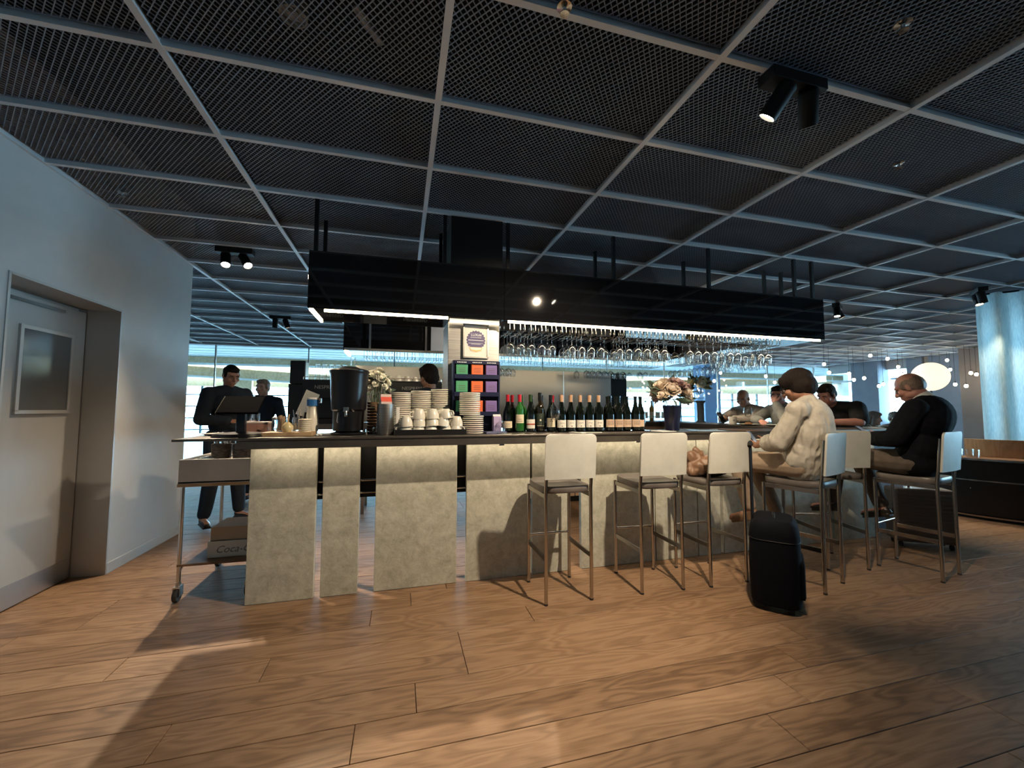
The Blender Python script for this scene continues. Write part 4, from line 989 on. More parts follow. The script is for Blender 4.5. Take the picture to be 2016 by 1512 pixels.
MB().lathe([(.001,.003),(.034,0),(.038,.095),(.036,.095),(.032,.01),(.001,.01)], 18).build('tumbler', M['glass'], tm, smooth=True); MB().lathe([(.001,.011),(.031,.011),(.034,.055),(.001,.055)], 18).build('drink', mat('orange_drink', (.6,.2,.04), .2), tm, smooth=True)
plate_me = MB().lathe([(.001,.003),(.07,0),(.12,.014),(.121,.017),(.07,.005),(.001,.006)], 26).mesh('dinner_plate', M['ceramic'], smooth=True)
for k, (x, y, lb) in enumerate(((4.03, 3.98, 'white plate with food before the man in the grey shirt'), (4.15, 3.72, 'white plate on the short return near the man in black'), (5.05, 3.12, 'white plate at the right end of the front worktop'))):
    t = thing('dinner_plate', lb, 'plate', (x, y, TOPZ+.0005)); obj('plate', plate_me, t)
    if k == 0: MB().ell((.0,.01,.02), (.05,.035,.018)).build('food', mat('brown_food', (.32,.15,.06), .6), t, smooth=True)
sd = thing('oil_cruet', 'small glass cruet pair at the rear of the bar beside the column', 'cruet', (3.3, 5.6, TOPZ))
for k in range(3): MB().lathe([(.001,0),(.03,0),(.03,.12),(.012,.17),(.012,.2)], 14, (.09*k, 0, 0)).build('bottle', M['glass'], sd, smooth=True)
for k in range(4):
    b = thing('spirit_bottle', ('tall clear spirit bottle behind the flower vase', 'amber spirit bottle behind the flower vase', 'white labelled spirit bottle behind the flower vase', 'pale spirit bottle right of the flower vase')[k], 'bottle', (3.72+.11*k, 5.65, TOPZ))
    MB().lathe([(.001,0),(.036,0),(.037,.2),(.014,.25),(.013,.31),(.001,.312)], 16).build('body', [M['glass'], mat('amber_glass', (.35,.2,.05), .1), M['glass'], M['glass']][k], b, smooth=True)
    MB().lathe([(.0375,.05),(.0375,.15)], 16).build('label', [M['lab_white'], M['lab_cream'], M['white'], M['lab_white']][k], b, smooth=True); MB().lathe([(.015,.30),(.015,.325),(.001,.326)], 12).build('cap', M['cap_black'], b)

# ------------------------------------------------------------------ serving trolley at the left end of the bar
tr = thing('service_trolley', 'grey two tier service trolley on castors at the left end of the bar', 'trolley', (-1.24, 3.70, 0))
M['trolgrey'] = noisy(mat('grey_tray_plastic', rough=.5), [(.3,(.54,.50,.46)),(.7,(.62,.58,.54))], 5, 4)
x0, x1, y0, y1 = -.215, .215, -.33, .33
for x in (x0, x1):
    for y in (y0, y1):
        leg = MB().tube([(x, y, .13), (x, y, .80)], .0125, 10).build('leg', M['chrome'], tr, smooth=True)
        cs_ = MB().tube([(x, y, .13), (x, y, .105)], .016, 10).build('castor', M['steel_flat'], tr, smooth=True)
        MB().box(x-.02, x+.02, y-.03, y+.03, .095, .105).build('fork_plate', M['steel_flat'], cs_)
        for sx in (-1, 1): MB().box(x+sx*.02-.002, x+sx*.02+.002, y-.025, y+.025, .04, .1).build('fork', M['steel_flat'], cs_)
        MB().lathe([(.001,-.014),(.042,-.014),(.047,-.008),(.047,.008),(.042,.014),(.001,.014)], 18, (x, y-.01, .048), Matrix.Rotation(PI/2, 3, 'Y')).build('wheel', M['rubber'], cs_, smooth=True)
tz = .80
tt = MB().box(x0-.02, x1+.02, y0-.03, y1+.03, tz, tz+.012).build('top_tray', M['trolgrey'], tr)
for a in ((x0-.02,x1+.02,y0-.03,y0-.018), (x0-.02,x1+.02,y1+.018,y1+.03), (x0-.02,x0-.008,y0-.018,y1+.018), (x1+.008,x1+.02,y0-.018,y1+.018)):
    MB().box(a[0], a[1], a[2], a[3], tz+.0, tz+.165).build('tray_wall', M['trolgrey'], tr, bevel=.003)
MB().box(x0-.022, x1+.022, y0-.034, y0-.031, tz-.022, tz+.0).build('edge_trim', M['oak_light'], tr)
MB().box(x0-.01, x1+.01, y0-.015, y1+.015, .235, .25).build('lower_shelf', M['walnut'], tr, bevel=.002)
for sx in (x0, x1): MB().bar((sx, y0+.012, .20), (sx, y0+.09, .236), .012, .012).build('bracket', M['chrome'], tr)
# cutlery baskets and loose cutlery in the top tray
M['wicker'] = noisy(mat('dark_wicker', rough=.7), [(.35,(.035,.028,.026)),(.7,(.12,.10,.09))], 40, 3, mapping=(1,1,3), bump=.6, bscale=60, bdist=.004)
for k, (x, y, lb) in enumerate(((-1.28, 3.50, 'dark cutlery basket on the trolley, leftmost'), (-1.14, 3.49, 'dark cutlery basket on the trolley, middle'), (-1.11, 3.66, 'dark cutlery basket on the trolley, rightmost'))):
    t = thing('cutlery_basket', lb, 'basket', (x, y, tz+.0125))
    t.scale = (1.15, 1.15, 1.5)
    MB().lathe([(.001,.0),(.042,0),(.055,.13),(.057,.165),(.053,.165),(.04,.006),(.001,.006)], 16).build('basket', M['wicker'], t, smooth=True)
    for q in range(11):
        a = q*2.4; r_ = .012+.0026*q
        p = Vector((r_*math.cos(a), r_*math.sin(a), .02)); e_ = Vector((1.35*r_*math.cos(a+.3), 1.35*r_*math.sin(a+.3), .17+.04*((q*7) % 5)/4))
        c_ = MB().tube([p, e_], .003, 5)
        Q = Vector((0,0,1)).rotation_difference(e_-p).to_matrix()
        c_.ell(e_, (.010,.003,.016), Q @ Matrix.Rotation(a, 3, 'Z'), 8, 6)
        c_.build('cutlery', M['chrome'], t, smooth=True)
for k in range(9):
    c_ = MB().tube([(0,0,0), (.15,.0,.001)], [.004,.003], 6).ell((.165,0,.002), (.022,.012,.003), None, 10, 6)
    o = c_.build('teaspoon', M['chrome'], loc=(-1.41+.012*(k % 3), 3.45+.03*k, tz+.014+.1445), smooth=True); o.rotation_euler[2] = R_.uniform(-.3, .3)
    tag(o, 'loose steel teaspoon lying at the left of the trolley tray', 'spoon', 'loose teaspoons on the trolley')
nk = thing('napkin_stack', 'stack of folded white cloths in the trolley tray', 'napkins', (-1.36, 3.6, tz+.0125))
for k in range(9): MB().box(-.07, .07, -.18, .16, .016*k, .016*k+.0155).build('napkin', M['white'], nk, bevel=.003)
# bottle crate on the lower shelf
ck = thing('drinks_crate', 'white drinks crate with script lettering on the lower trolley shelf', 'crate', (-1.20, 3.60, .251))
M['crate'] = mat('offwhite_crate', (.62,.57,.5), .5)
for a in ((-.12,.14,-.16,-.148), (-.12,.14,.148,.16), (-.12,-.108,-.148,.148), (.128,.14,-.148,.148)): MB().box(a[0], a[1], a[2], a[3], 0, .115).build('side', M['crate'], ck, bevel=.003)
MB().box(-.108,.128,-.148,.148,0,.008).build('bottom', M['crate'], ck)
text('lettering', 'Coca-Cola', .07, mat('grey_crate_print', (.16,.14,.13), .6), ck, (-.07, -.1605, .055), (PI/2,0,0), align='LEFT', shear=.35)
cb2 = tag(MB().box(-.11,.13,-.14,.14,0,.095).build('carton_box', M['kraft'], loc=(-1.20, 3.6, .251+.1155), bevel=.002), 'brown carton on top of the white drinks crate', 'carton')

# ------------------------------------------------------------------ black trolley case with raised handle
su = thing('trolley_case', 'upright black soft trolley case with raised handle beside the bar stools', 'suitcase', (2.50, 2.29, 0), math.radians(42))
s_ = MB(); Wd, Dp_, Hs = .185, .145, .56
N = 28
def ring(z, w_, d_): return [(w_*math.copysign(abs(math.cos(2*PI*k/N))**.45, math.cos(2*PI*k/N)), d_*math.copysign(abs(math.sin(2*PI*k/N))**.45, math.sin(2*PI*k/N)), z) for k in range(N)]
rs = [ring(.035,Wd*.86,Dp_*.9), ring(.05,Wd*.97,Dp_), ring(.09,Wd,Dp_*1.02), ring(.3,Wd,Dp_*1.05), ring(.5,Wd*.99,Dp_), ring(.555,Wd*.95,Dp_*.93), ring(.585,Wd*.8,Dp_*.75)]
for r_ in rs: s_.v += r_
for i in range(len(rs)-1):
    for k in range(N): l = (k+1) % N; s_.f.append((i*N+k, i*N+l, (i+1)*N+l, (i+1)*N+k)); s_.mi.append(0)
s_.f.append(tuple(range(N-1,-1,-1))); s_.f.append(tuple((len(rs)-1)*N+k for k in range(N))); s_.mi += [0, 0]
s_.build('body', M['case'], su, smooth=True)
MB().box(-Wd*.75, Wd*.75, -Dp_*1.13, -Dp_*.95, .10, .34).build('front_pocket', M['case'], su, bevel=.02)
for sx in (-1, 1):
    MB().lathe([(.001,-.012),(.036,-.012),(.036,.012),(.001,.012)], 16, (sx*.12, .10, .037), Matrix.Rotation(PI/2, 3, 'Y')).build('wheel', M['rubber'], su, smooth=True)
    MB().tube([(sx*.07, .125, .53), (sx*.07, .125, 1.06)], .0075, 8).build('handle_tube', M['black'], su, smooth=True)
    MB().box(sx*.12-.015, sx*.12+.015, -.1, -.06, 0, .036).build('foot', M['rubber'], su)
MB().tube([(-.085,.125,1.065),(-.06,.125,1.085),(.06,.125,1.085),(.085,.125,1.065)], .013, 10).build('grip', M['black'], su, smooth=True)
MB().tube([(-.05,0,.575),(-.045,0,.60),(.045,0,.60),(.05,0,.575)], .009, 8).build('top_handle', M['black'], su, smooth=True)
MB().tube([(Wd*.98,-.05,.42),(Wd+.022,-.05,.41),(Wd+.022,-.05,.30),(Wd*.98,-.05,.29)], .008, 8).build('side_handle', M['navy'], su, smooth=True)
MB().tube([r_ for r_ in ring(.46, Wd*1.002, Dp_*1.02)], .003, 5, closed=True).build('zip', M['black'], su, smooth=True)

# ribbed hard case and dark bag near the man in the suit
rc = thing('ribbed_case', 'ribbed taupe hard shell suitcase on wheels beyond the suited man', 'suitcase', (4.92, 2.86, 0), math.radians(-35))
M['ribshell'] = mat('taupe_shell', (.17,.135,.115), .32, .4)
MB().box(-.24, .24, -.11, .11, .05, .56).build('shell', M['ribshell'], rc, bevel=.03)
for k in range(13):
    z = .09+.034*k
    MB().box(-.225, .225, -.118, -.105, z, z+.018).build('rib', M['ribshell'], rc, bevel=.005)
for sx in (-1, 1):
    for sy in (-1, 1): MB().lathe([(.001,-.01),(.024,-.01),(.024,.01),(.001,.01)], 12, (sx*.19, sy*.07, .0245), Matrix.Rotation(PI/2, 3, 'Y')).build('wheel', M['rubber'], rc, smooth=True)
MB().tube([(-.08,0,.555),(-.07,0,.585),(.07,0,.585),(.08,0,.555)], .01, 8).build('handle', M['black'], rc, smooth=True)
# brown bag with scarf on the third stool
bg_ = thing('shoulder_bag', 'brown leather shoulder bag lying on a bar stool', 'bag', (2.42, 2.84, .785))
M['tanleather'] = noisy(mat('tan_leather', rough=.5), [(.3,(.13,.07,.04)),(.7,(.23,.13,.075))], 12, 4, bump=.2, bscale=40, bdist=.004)
m_ = MB(); m_.ell((.0,0,.075), (.165,.10,.078), None, 20, 12); m_.ell((-.085,.02,.125), (.085,.06,.055), Matrix.Rotation(.6, 3, 'Y'), 16, 10); m_.ell((-.11,-.01,.05), (.07,.06,.045), Matrix.Rotation(-.3, 3, 'Y'), 14, 9); m_.ell((-.04,.02,.15), (.09,.035,.04), Matrix.Rotation(.9, 3, 'Y'), 14, 9)
M['darkbag'] = mat('dark_brown_bag', (.03,.018,.014), .55)
def remesh(mb, voxel, smooth=4, noise_amp=0, noise_sc=8, seed=0, fac=.5):
    me = mb.mesh('tmp', None); o = bpy.data.objects.new('tmp', me); C.objects.link(o)
    r_ = o.modifiers.new('r', 'REMESH'); r_.mode = 'VOXEL'; r_.voxel_size = voxel; r_.adaptivity = 0
    if smooth: s2 = o.modifiers.new('s', 'SMOOTH'); s2.iterations = smooth; s2.factor = fac
    dg = bpy.context.evaluated_depsgraph_get(); dg.update()
    out = bpy.data.meshes.new_from_object(o.evaluated_get(dg)); bpy.data.objects.remove(o); bpy.data.meshes.remove(me)
    if noise_amp:
        off = Vector((seed*13.1, seed*7.7, seed*3.3))
        cs = [(v.co.copy(), v.normal.copy()) for v in out.vertices]
        for v, (c_, nn) in zip(out.vertices, cs):
            e_ = Vector((c_.x, c_.y, c_.z*.38))*noise_sc+off; q = (.8-2.2*abs(noise.noise(e_)))*.8+.6*noise.noise(c_*noise_sc*.6+off)
            v.co = c_+nn*noise_amp*q
    out.polygons.foreach_set('use_smooth', [True]*len(out.polygons)); out.update()
    return out
def rbuild(name, mb, mt, parent, voxel=.007, smooth=4, na=0, ns=8, seed=0, fac=.5):
    me = remesh(mb, voxel, smooth, na, ns, seed, fac); me.name = name; me.materials.clear(); me.materials.append(mt)
    return obj(name, me, parent)
rbuild('body', m_, M['tanleather'], bg_, .006, 3, .016, 20)
MB().ell((.05,-.03,.05), (.13,.10,.055), None, 18, 10).build('flap', M['darkbag'], bg_, smooth=True)
MB().tube([(-.12,.02,.16),(-.15,.0,.10),(-.14,-.03,.04),(-.10,-.06,.02)], .008, 8).build('strap', M['darkbag'], bg_, smooth=True)

# ------------------------------------------------------------------ curved buffet, curtain
bu = thing('curved_buffet', 'curved dark buffet counter with steel edges in front of the curtain', 'counter', (8.0, 3.75, 0))
def arc(name, r0, r1, z0, z1, a0, a1, mt, seg=26, par=bu):
    m_ = MB(); vs = []
    for k in range(seg+1):
        a = math.radians(a0+(a1-a0)*k/seg); c_, s2 = math.cos(a), math.sin(a)
        vs += [(r0*c_, r0*s2, z0), (r1*c_, r1*s2, z0), (r1*c_, r1*s2, z1), (r0*c_, r0*s2, z1)]
    fs = [(0,1,2,3), (seg*4+3, seg*4+2, seg*4+1, seg*4)]
    for k in range(seg):
        for q in range(4): fs.append((k*4+q, (k+1)*4+q, (k+1)*4+(q+1) % 4, k*4+(q+1) % 4))
    return m_.add(vs, fs).build(name, mt, par, smooth=True)
M['buffet'] = mat('dark_buffet_front', (.012,.010,.009), .4)
arc('front', .96, 1.26, .06, .70, 165, 268, M['buffet']); arc('top', .93, 1.30, .71, .735, 163, 270, M['walnut']); arc('top_edge', 1.301, 1.306, .712, .735, 163, 270, M['chrome'])
arc('mid_rail', 1.262, 1.276, .46, .475, 168, 262, M['chrome']); arc('base_rim', 1.262, 1.28, .03, .05, 165, 268, M['darkchrome']); arc('plinth', 1.0, 1.22, .002, .06, 166, 267, M['black'])
arc('back_board', .94, .965, .736, .955, 190, 262, M['oak_light'])
MB().box(-.03, .03, -.004, .004, -.008, .008).build('lock_plate', M['chrome'], bu, loc=(1.264*math.cos(math.radians(196)), 1.264*math.sin(math.radians(196)), .37))
def on_buf(a, r): a = math.radians(a); return (8.0+r*math.cos(a), 3.75+r*math.sin(a), .7355)
for k, (a, r_, kind, lb) in enumerate(((180, 1.2, 'plate', 'white side plate at the far left of the curved buffet'), (187, 1.22, 'plate', 'white side plate on the curved buffet beside a tumbler'), (184, 1.08, 'plate', 'small plate at the back of the curved buffet'), (226, 1.18, 'plate', 'white butter dish on the right of the curved buffet'))):
    t = thing('side_plate', lb, 'plate', on_buf(a, r_)); obj('plate', sauc_me, t); MB().ell((0,0,.02), (.03,.025,.016)).build('food', M['ceramic'], t, smooth=True)
for k, (a, r_) in enumerate(((191, 1.2), (195, 1.15), (198, 1.22))):
    o = obj('drinking_glass', tum, None, on_buf(a, r_)); tag(o, 'drinking glass on the curved buffet, %s from the left' % ('first','second','third')[k], 'glass', 'glasses on the buffet')
M['curtain'] = bpy.data.materials.new('pale_blue_curtain'); M['curtain'].use_nodes = True
nt = M['curtain'].node_tree; nt.nodes.clear(); mt = M['curtain']
out = nd(mt, 'ShaderNodeOutputMaterial'); mx = nd(mt, 'ShaderNodeMixShader'); mx.inputs[0].default_value = .62
df = nd(mt, 'ShaderNodeBsdfDiffuse'); tl = nd(mt, 'ShaderNodeBsdfTranslucent')
tcn = nd(mt, 'ShaderNodeTexCoord'); wv = nd(mt, 'ShaderNodeTexNoise', i_Scale=90, i_Detail=3); mpn = nd(mt, 'ShaderNodeMapping'); mpn.inputs['Scale'].default_value = (1,1,.15)
ln(mt, tcn.outputs['Object'], mpn.inputs[0]); ln(mt, mpn.outputs[0], wv.inputs['Vector']); rp = ramp(mt, [(.3,(.42,.62,.70)),(.7,(.62,.80,.85))]); ln(mt, wv.outputs['Fac'], rp.inputs[0])
ln(mt, rp.outputs[0], df.inputs[0]); ln(mt, rp.outputs[0], tl.inputs[0]); ln(mt, df.outputs[0], mx.inputs[1]); ln(mt, tl.outputs[0], mx.inputs[2]); ln(mt, mx.outputs[0], out.inputs[0])
cu = MB(); pts = []; nC = 160
A_, B_, D_ = Vector((7.5, 3.60)), Vector((8.3, 2.65)), Vector((8.5, 2.4))
for (a_, b_, n_c) in ((A_, B_, 130), (B_, D_, 30)):
    dC = (b_-a_); LC = dC.length; dC.normalize(); nrm = Vector((-dC.y, dC.x))
    for k in range(n_c+(1 if b_ is D_ else 0)):
        s2 = LC*k/n_c; off = (.05*math.sin(s2*2*PI/.24)+.02*math.sin(s2*2*PI/.37+1))*(min(1, (LC-s2)/.2) if b_ is B_ else min(1, s2/.2))
        pts.append(a_+dC*s2+nrm*off)
th = nrm*.004
vs = [(p.x, p.y, .03) for p in pts]+[(p.x, p.y, CEIL-.012) for p in pts]+[(p.x+th.x, p.y+th.y, .03) for p in pts]+[(p.x+th.x, p.y+th.y, CEIL-.012) for p in pts]
n1 = nC+1; fs = []
for k in range(nC): fs += [(k, k+1, n1+k+1, n1+k)]
cu.add(vs[:2*n1], fs)
ctn = thing('curtain', 'tall pale blue pleated curtain at the right edge', 'curtain', (0,0,0))
cu.build('drape', M['curtain'], ctn, smooth=True)
MB().bar((A_.x, A_.y, CEIL-.016), (B_.x, B_.y, CEIL-.016), .03, .018).bar((B_.x, B_.y, CEIL-.016), (D_.x, D_.y, CEIL-.016), .03, .018).build('track', M['black'], ctn)
hm = MB().tube([(p.x, p.y, .05) for p in pts[::2]], .006, 5); hm.build('hem', M['curtain'], ctn)
# window behind the curtain
w8 = struct(MB().box(9.35, 9.358, -.45, 3.3, .9, 2.5).build('window_7', M['pane']))
for yy in (-.4, .8, 2.0, 3.25): MB().box(9.33, 9.38, yy-.03, yy+.03, .9, 2.5).build('mullion', M['frame'], w8)

# ------------------------------------------------------------------ pendant bulbs over the far dining area
PB = [(9.9,7.5,2.43),(11.45,7.5,2.70),(12.05,7.5,2.64),(14.1,7.4,2.66),(14.2,7.4,2.41),(12.42,7.5,2.44),(12.58,7.5,2.24),(13.4,6.6,2.23),(13.6,6.6,2.20),(11.2,7.5,2.12),(10.7,7.5,2.22),(10.85,7.5,2.07),(10.05,7.5,2.23),(11.7,7.5,1.93),(11.85,7.5,1.98),(13.7,7.5,2.17),(13.9,7.45,2.10),(13.2,6.8,1.96),(9.2,8.5,2.2),(9.6,8.6,2.05),(8.6,9.4,2.35),(8.2,9.2,2.1),(12.9,7.8,2.02),(13.0,6.5,1.9),(9.0,7.6,2.0),(13.5,6.4,1.92)]
bulb_me = MB().ell((0,0,0), (.035,.035,.042), None, 12, 8).mesh('bulb', M['bulb'], smooth=True)
sock_me = MB().lathe([(.001,.07),(.012,.07),(.014,.038),(.001,.036)], 10).mesh('socket', M['black'], smooth=True)
for k, (x, y, z) in enumerate(PB):
    t = thing('pendant_bulb', 'small glowing pendant bulb over the dining area right of the bar', 'pendant lamp', (x, y, z), 0, 'pendant bulbs over the dining area')
    obj('bulb', bulb_me, t); obj('socket', sock_me, t)
    MB().tube([(0,0,.068), (0,0,CEIL-z-.008)], .003, 5).build('cord', M['black'], t)
gl_ = thing('globe_lamp', 'large round cream globe lamp behind the suited man', 'lamp', (11.87, 6.55, 0))
M['globe'] = mat('glowing_globe', (.9,.8,.65), .5, emit=(1.0,.78,.52), es=.75)
MB().ell((0,0,2.10), (.33,.33,.33), None, 24, 16).build('globe', M['globe'], gl_, smooth=True)
MB().tube([(0,0,0.02),(0,0,1.78)], .02, 10).build('pole', M['black'], gl_, smooth=True); MB().lathe([(.001,0),(.2,0),(.2,.02),(.001,.02)], 20).build('base', M['black'], gl_)
# pale booth and low table beyond the suited man
bo = thing('banquette', 'grey upholstered banquette in the far dining area', 'banquette', (8.6, 4.6, 0), .1)
bo.location = (9.3, 5.1, 0)
M['greyfab'] = mat('grey_upholstery', (.16,.19,.23), .8)
MB().box(-.9, .9, -.3, .3, .0, .45).build('seat', M['greyfab'], bo, bevel=.04); MB().box(-.9, .9, .2, .4, .45, 1.0).build('backrest', M['greyfab'], bo, bevel=.05)
for k, (x, y) in enumerate(((10.6, 6.9), (12.0, 8.6))):
    t = thing('dining_table', ('round dining table in the far dining area, nearer', 'round dining table in the far dining area, farther')[k], 'table', (x, y, 0))
    MB().lathe([(.001,.73),(.45,.73),(.45,.75),(.001,.75)], 26).build('top', M['white'], t); MB().tube([(0,0,.02),(0,0,.73)], .04, 12).build('pedestal', M['black'], t); MB().lathe([(.001,0),(.25,0),(.25,.02),(.001,.02)], 20).build('base', M['black'], t)

# ceiling devices seen through the mesh
t = thing('ceiling_diffuser', 'round grey air diffuser above the mesh at the top edge', 'vent', (-.463, 1.775, CEIL+.05))
MB().lathe([(.001,.05),(.055,.05),(.055,0),(.048,0),(.044,.02),(.001,.02)], 26).build('ring', M['frame'], t, smooth=True); MB().lathe([(.001,.0),(.022,.0),(.022,.018),(.001,.018)], 20).build('core', M['frame'], t)
t = thing('cable_tray', 'short grey metal strap above the ceiling mesh near the top edge', 'strap', (-.165, 1.75, CEIL+.055), math.radians(58))
MB().box(-.09, .09, -.014, .014, 0, .012).build('strap', M['frame'], t)
for k, (x, y) in enumerate(((-1.98, 3.5), (.585, 1.385), (1.935, 1.085), (3.02, 1.76), (5.6, 5.6))):
    t = thing('sprinkler', ('small sprinkler head near the grey wall', 'small sprinkler head near the top of the picture', 'small sprinkler head right of the front spotlights', 'small sprinkler head over the bar stools', 'small sprinkler head beyond the canopy')[k], 'sprinkler', (x, y, CEIL-.006))
    MB().lathe([(.001,0),(.03,0),(.03,-.006),(.008,-.01),(.006,-.03),(.018,-.032),(.018,-.035),(.001,-.036)], 14).build('head', M['chrome'], t, smooth=True)

# ------------------------------------------------------------------ people
def V(*a): return Vector(a)
def hand(mb, wr, d, n, curl=.5, s=1.0, right=True):
    """palm plus five jointed fingers; d = pointing direction, n = palm normal (the way the fingers curl)"""
    d = Vector(d).normalized(); n = Vector(n); n = (n-d*n.dot(d)).normalized(); side = d.cross(n)*(1 if right else -1)
    wr = Vector(wr); k = s
    Q = Matrix((side, d, n)).transposed()
    mb.ell(wr+d*.045*k, (.040*k, .050*k, .016*k), Q, 12, 8)
    mb.cap(wr-d*.01, wr+d*.03*k, .026*k, .026*k)
    for off, L, cu in ((.030,.072,.9), (.010,.080,1.0), (-.010,.075,1.05), (-.029,.060,1.1)):
        p = wr+d*.082*k+side*off*k; dd = d.copy(); ln_ = (L*.45, L*.32, L*.25); rr = (.0095, .0088, .008, .0068)
        for q in range(3):
            a = curl*cu*(.55, 1.0, .8)[q]
            dd = (dd*math.cos(a)+n*math.sin(a)).normalized() if q == 0 else (Matrix.Rotation(a, 3, d.cross(n)) @ dd)
            p2 = p+dd*ln_[q]*k; mb.cap(p, p2, rr[q]*k, rr[q+1]*k, 8); p = p2
    p = wr+d*.03*k+side*.034*k; td = (d*.75+side*.55+n*.35).normalized()
    p2 = p+td*.035*k; mb.cap(p, p2, .0125*k, .0105*k, 8); td2 = (td+d*.3+n*.25*curl).normalized(); mb.cap(p2, p2+td2*.030*k, .0105*k, .0085*k, 8)
def person(label, loc, rz, J, skin, top, trousers, hair, hairm, sleeve='long', g=1.0, vox=.0065, topname='shirt', extra=None, shoe=None, loose=.014, tvox=None, seed=1, beard=False, eyes=True, topn=(.006, 9), topsm=8):
    t = thing('person', label, 'person', loc, rz)
    hr = Matrix.Rotation(J['yaw'], 3, 'Z') @ Matrix.Rotation(J['pitch'], 3, 'X') @ Matrix.Rotation(J.get('roll', 0), 3, 'Y')
    H = V(*J['head']); P, Wt, Ch, Nb = V(*J['pelvis']), V(*J['waist']), V(*J['chest']), V(*J['neck'])
    up = (Ch-P).normalized(); sx = V(1,0,0); fw = up.cross(sx)*-1; fw.normalize()
    Q = Matrix((sx, fw, up)).transposed()
    S = {}
    for s_, c_ in (('L', -1), ('R', 1)):
        S[s_] = dict(sh=V(*J['sh'+s_]), el=V(*J['el'+s_]), wr=V(*J['wr'+s_]), hip=V(c_*.095*g, P.y, P.z), kn=V(*J['kn'+s_]), an=V(*J['an'+s_]))
    def torso(mb, e, long=True):
        mb.ell(P, (.165*g+e, .125*g+e, .12+e), Q, 18, 12); mb.ell(Wt, (.145*g+e, .115*g+e, .15+e), Q, 18, 12)
        mb.ell(Ch, (.165*g+e, .12*g+e, .17+e), Q, 18, 12)
        mb.cap(S['L']['sh'], S['R']['sh'], .062+e, .062+e, 14)
        for s_ in 'LR': mb.cap(S[s_]['sh'], Nb+V(0,0,.0), .058+e*.8, .05+e*.6, 12)
        mb.cap(Ch, Nb, .10*g+e, .062+e*.5, 14)
    b = MB(); torso(b, 0)
    b.cap(Nb, H+hr @ V(0,-.025,-.07), .060, .056, 14)
    for s_ in 'LR':
        q = S[s_]
        b.chain([q['sh'], q['el'], q['wr']], [.052*g, .042*g, .028*g]); b.chain([q['hip'], q['kn'], q['an']], [.088*g, .060*g, .040*g])
        td = V(*J.get('toe'+s_, (0,1,-.15))).normalized()
        b.cap(q['an']+V(0,0,-.03), q['an']+td*.15+V(0,0,-.04), .036, .03)
        hd = J.get('hd'+s_) or tuple((q['wr']-q['el']).normalized())
        hand(b, q['wr'], hd, J.get('hn'+s_, (0,0,-1)), J.get('curl'+s_, .45), .98, s_ == 'R')
    # head with a face
    def hp(*a): return H+hr @ V(*a)
    b.ell(hp(0,-.012,.028), (.074,.094,.086), hr, 20, 14); b.ell(hp(0,.022,-.045), (.060,.072,.076), hr, 18, 12)
    b.ell(hp(0,.066,-.098), (.026,.022,.018), hr, 10, 8); b.cap(hp(0,.088,.012), hp(0,.110,-.030), .0105, .0145, 10)
    b.ell(hp(-.012,.098,-.034), (.010,.011,.008), hr, 8, 6); b.ell(hp(.012,.098,-.034), (.010,.011,.008), hr, 8, 6)
    b.cap(hp(-.040,.070,.022), hp(.040,.070,.022), .016, .016, 10); b.cap(hp(-.018,.088,-.064), hp(.018,.088,-.064), .009, .009, 8); b.cap(hp(-.015,.085,-.074), hp(.015,.085,-.074), .009, .009, 8)
    for c_ in (-1, 1):
        b.ell(hp(c_*.042,.062,-.028), (.026,.022,.026), hr, 10, 8); b.ell(hp(c_*.076,-.008,-.012), (.010,.020,.033), hr @ Matrix.Rotation(c_*-.35, 3, 'Z'), 10, 8)
        b.ell(hp(c_*.05,.0,-.065), (.022,.05,.03), hr, 10, 8)
    bd = rbuild('body', b, skin, t, vox, 3, fac=.45)
    if eyes:
        for c_ in (-1, 1):
            MB().ell(hp(c_*.031,.083,-.004), (.0125,.006,.0055), hr, 10, 6).build('eye', M['eyewhite'], bd, smooth=True)
            MB().ell(hp(c_*.031,.0885,-.004), (.005,.0025,.005), hr, 8, 6).build('pupil', M['black'], bd, smooth=True)
            MB().cap(hp(c_*.018,.0905,.022), hp(c_*.046,.080,.022), .0045, .0035, 6).build('eyebrow', hairm, bd, smooth=True)
    # top
    c = MB(); torso(c, loose)
    for s_ in 'LR':
        q = S[s_]; e = loose
        if sleeve == 'short': c.chain([q['sh'], q['sh'].lerp(q['el'], .75)], [.06*g+e, .062*g+e])
        elif sleeve == 'puff': c.chain([q['sh'], q['sh'].lerp(q['el'], .6), q['el'], q['el'].lerp(q['wr'], .45), q['el'].lerp(q['wr'], .62)], [.065, .072, .075, .068, .046])
        else: c.chain([q['sh'], q['el'], q['el'].lerp(q['wr'], .92)], [.057*g+e, .047*g+e, .036*g+e])
    if extra: extra(c, S, P, Wt, Ch, Nb, Q)
    rbuild(topname, c, top, t, tvox or vox*1.15, topsm, topn[0], topn[1], seed)
    # trousers
    c = MB(); c.ell(P+V(0,0,-.01), (.172*g, .135*g, .115), Q, 18, 12)
    for s_ in 'LR':
        q = S[s_]; c.chain([q['hip'], q['kn'], q['kn'].lerp(q['an'], .9)], [.098*g, .072*g, .056*g])
    rbuild('trousers', c, trousers, t, vox*1.3, 4, .005, 10, seed+3)
    for s_ in 'LR':
        q = S[s_]; td = V(*J.get('toe'+s_, (0,1,-.15))).normalized(); sd = td.cross(V(0,0,1)).normalized(); un = sd.cross(td)
        Qs = Matrix((sd, td, un)).transposed()
        c = MB(); c.ell(q['an']+td*.07-un*.045, (.046, .135, .034), Qs, 14, 10); c.ell(q['an']-un*.03-td*.005, (.042,.052,.05), Qs, 12, 8); c.box(-.04,.04,-.12,.11,-.012,.004, Matrix.Translation(q['an']+td*.07-un*.068) @ Qs.to_4x4())
        rbuild('shoe', c, shoe or M['shoe'], t, .008, 3)
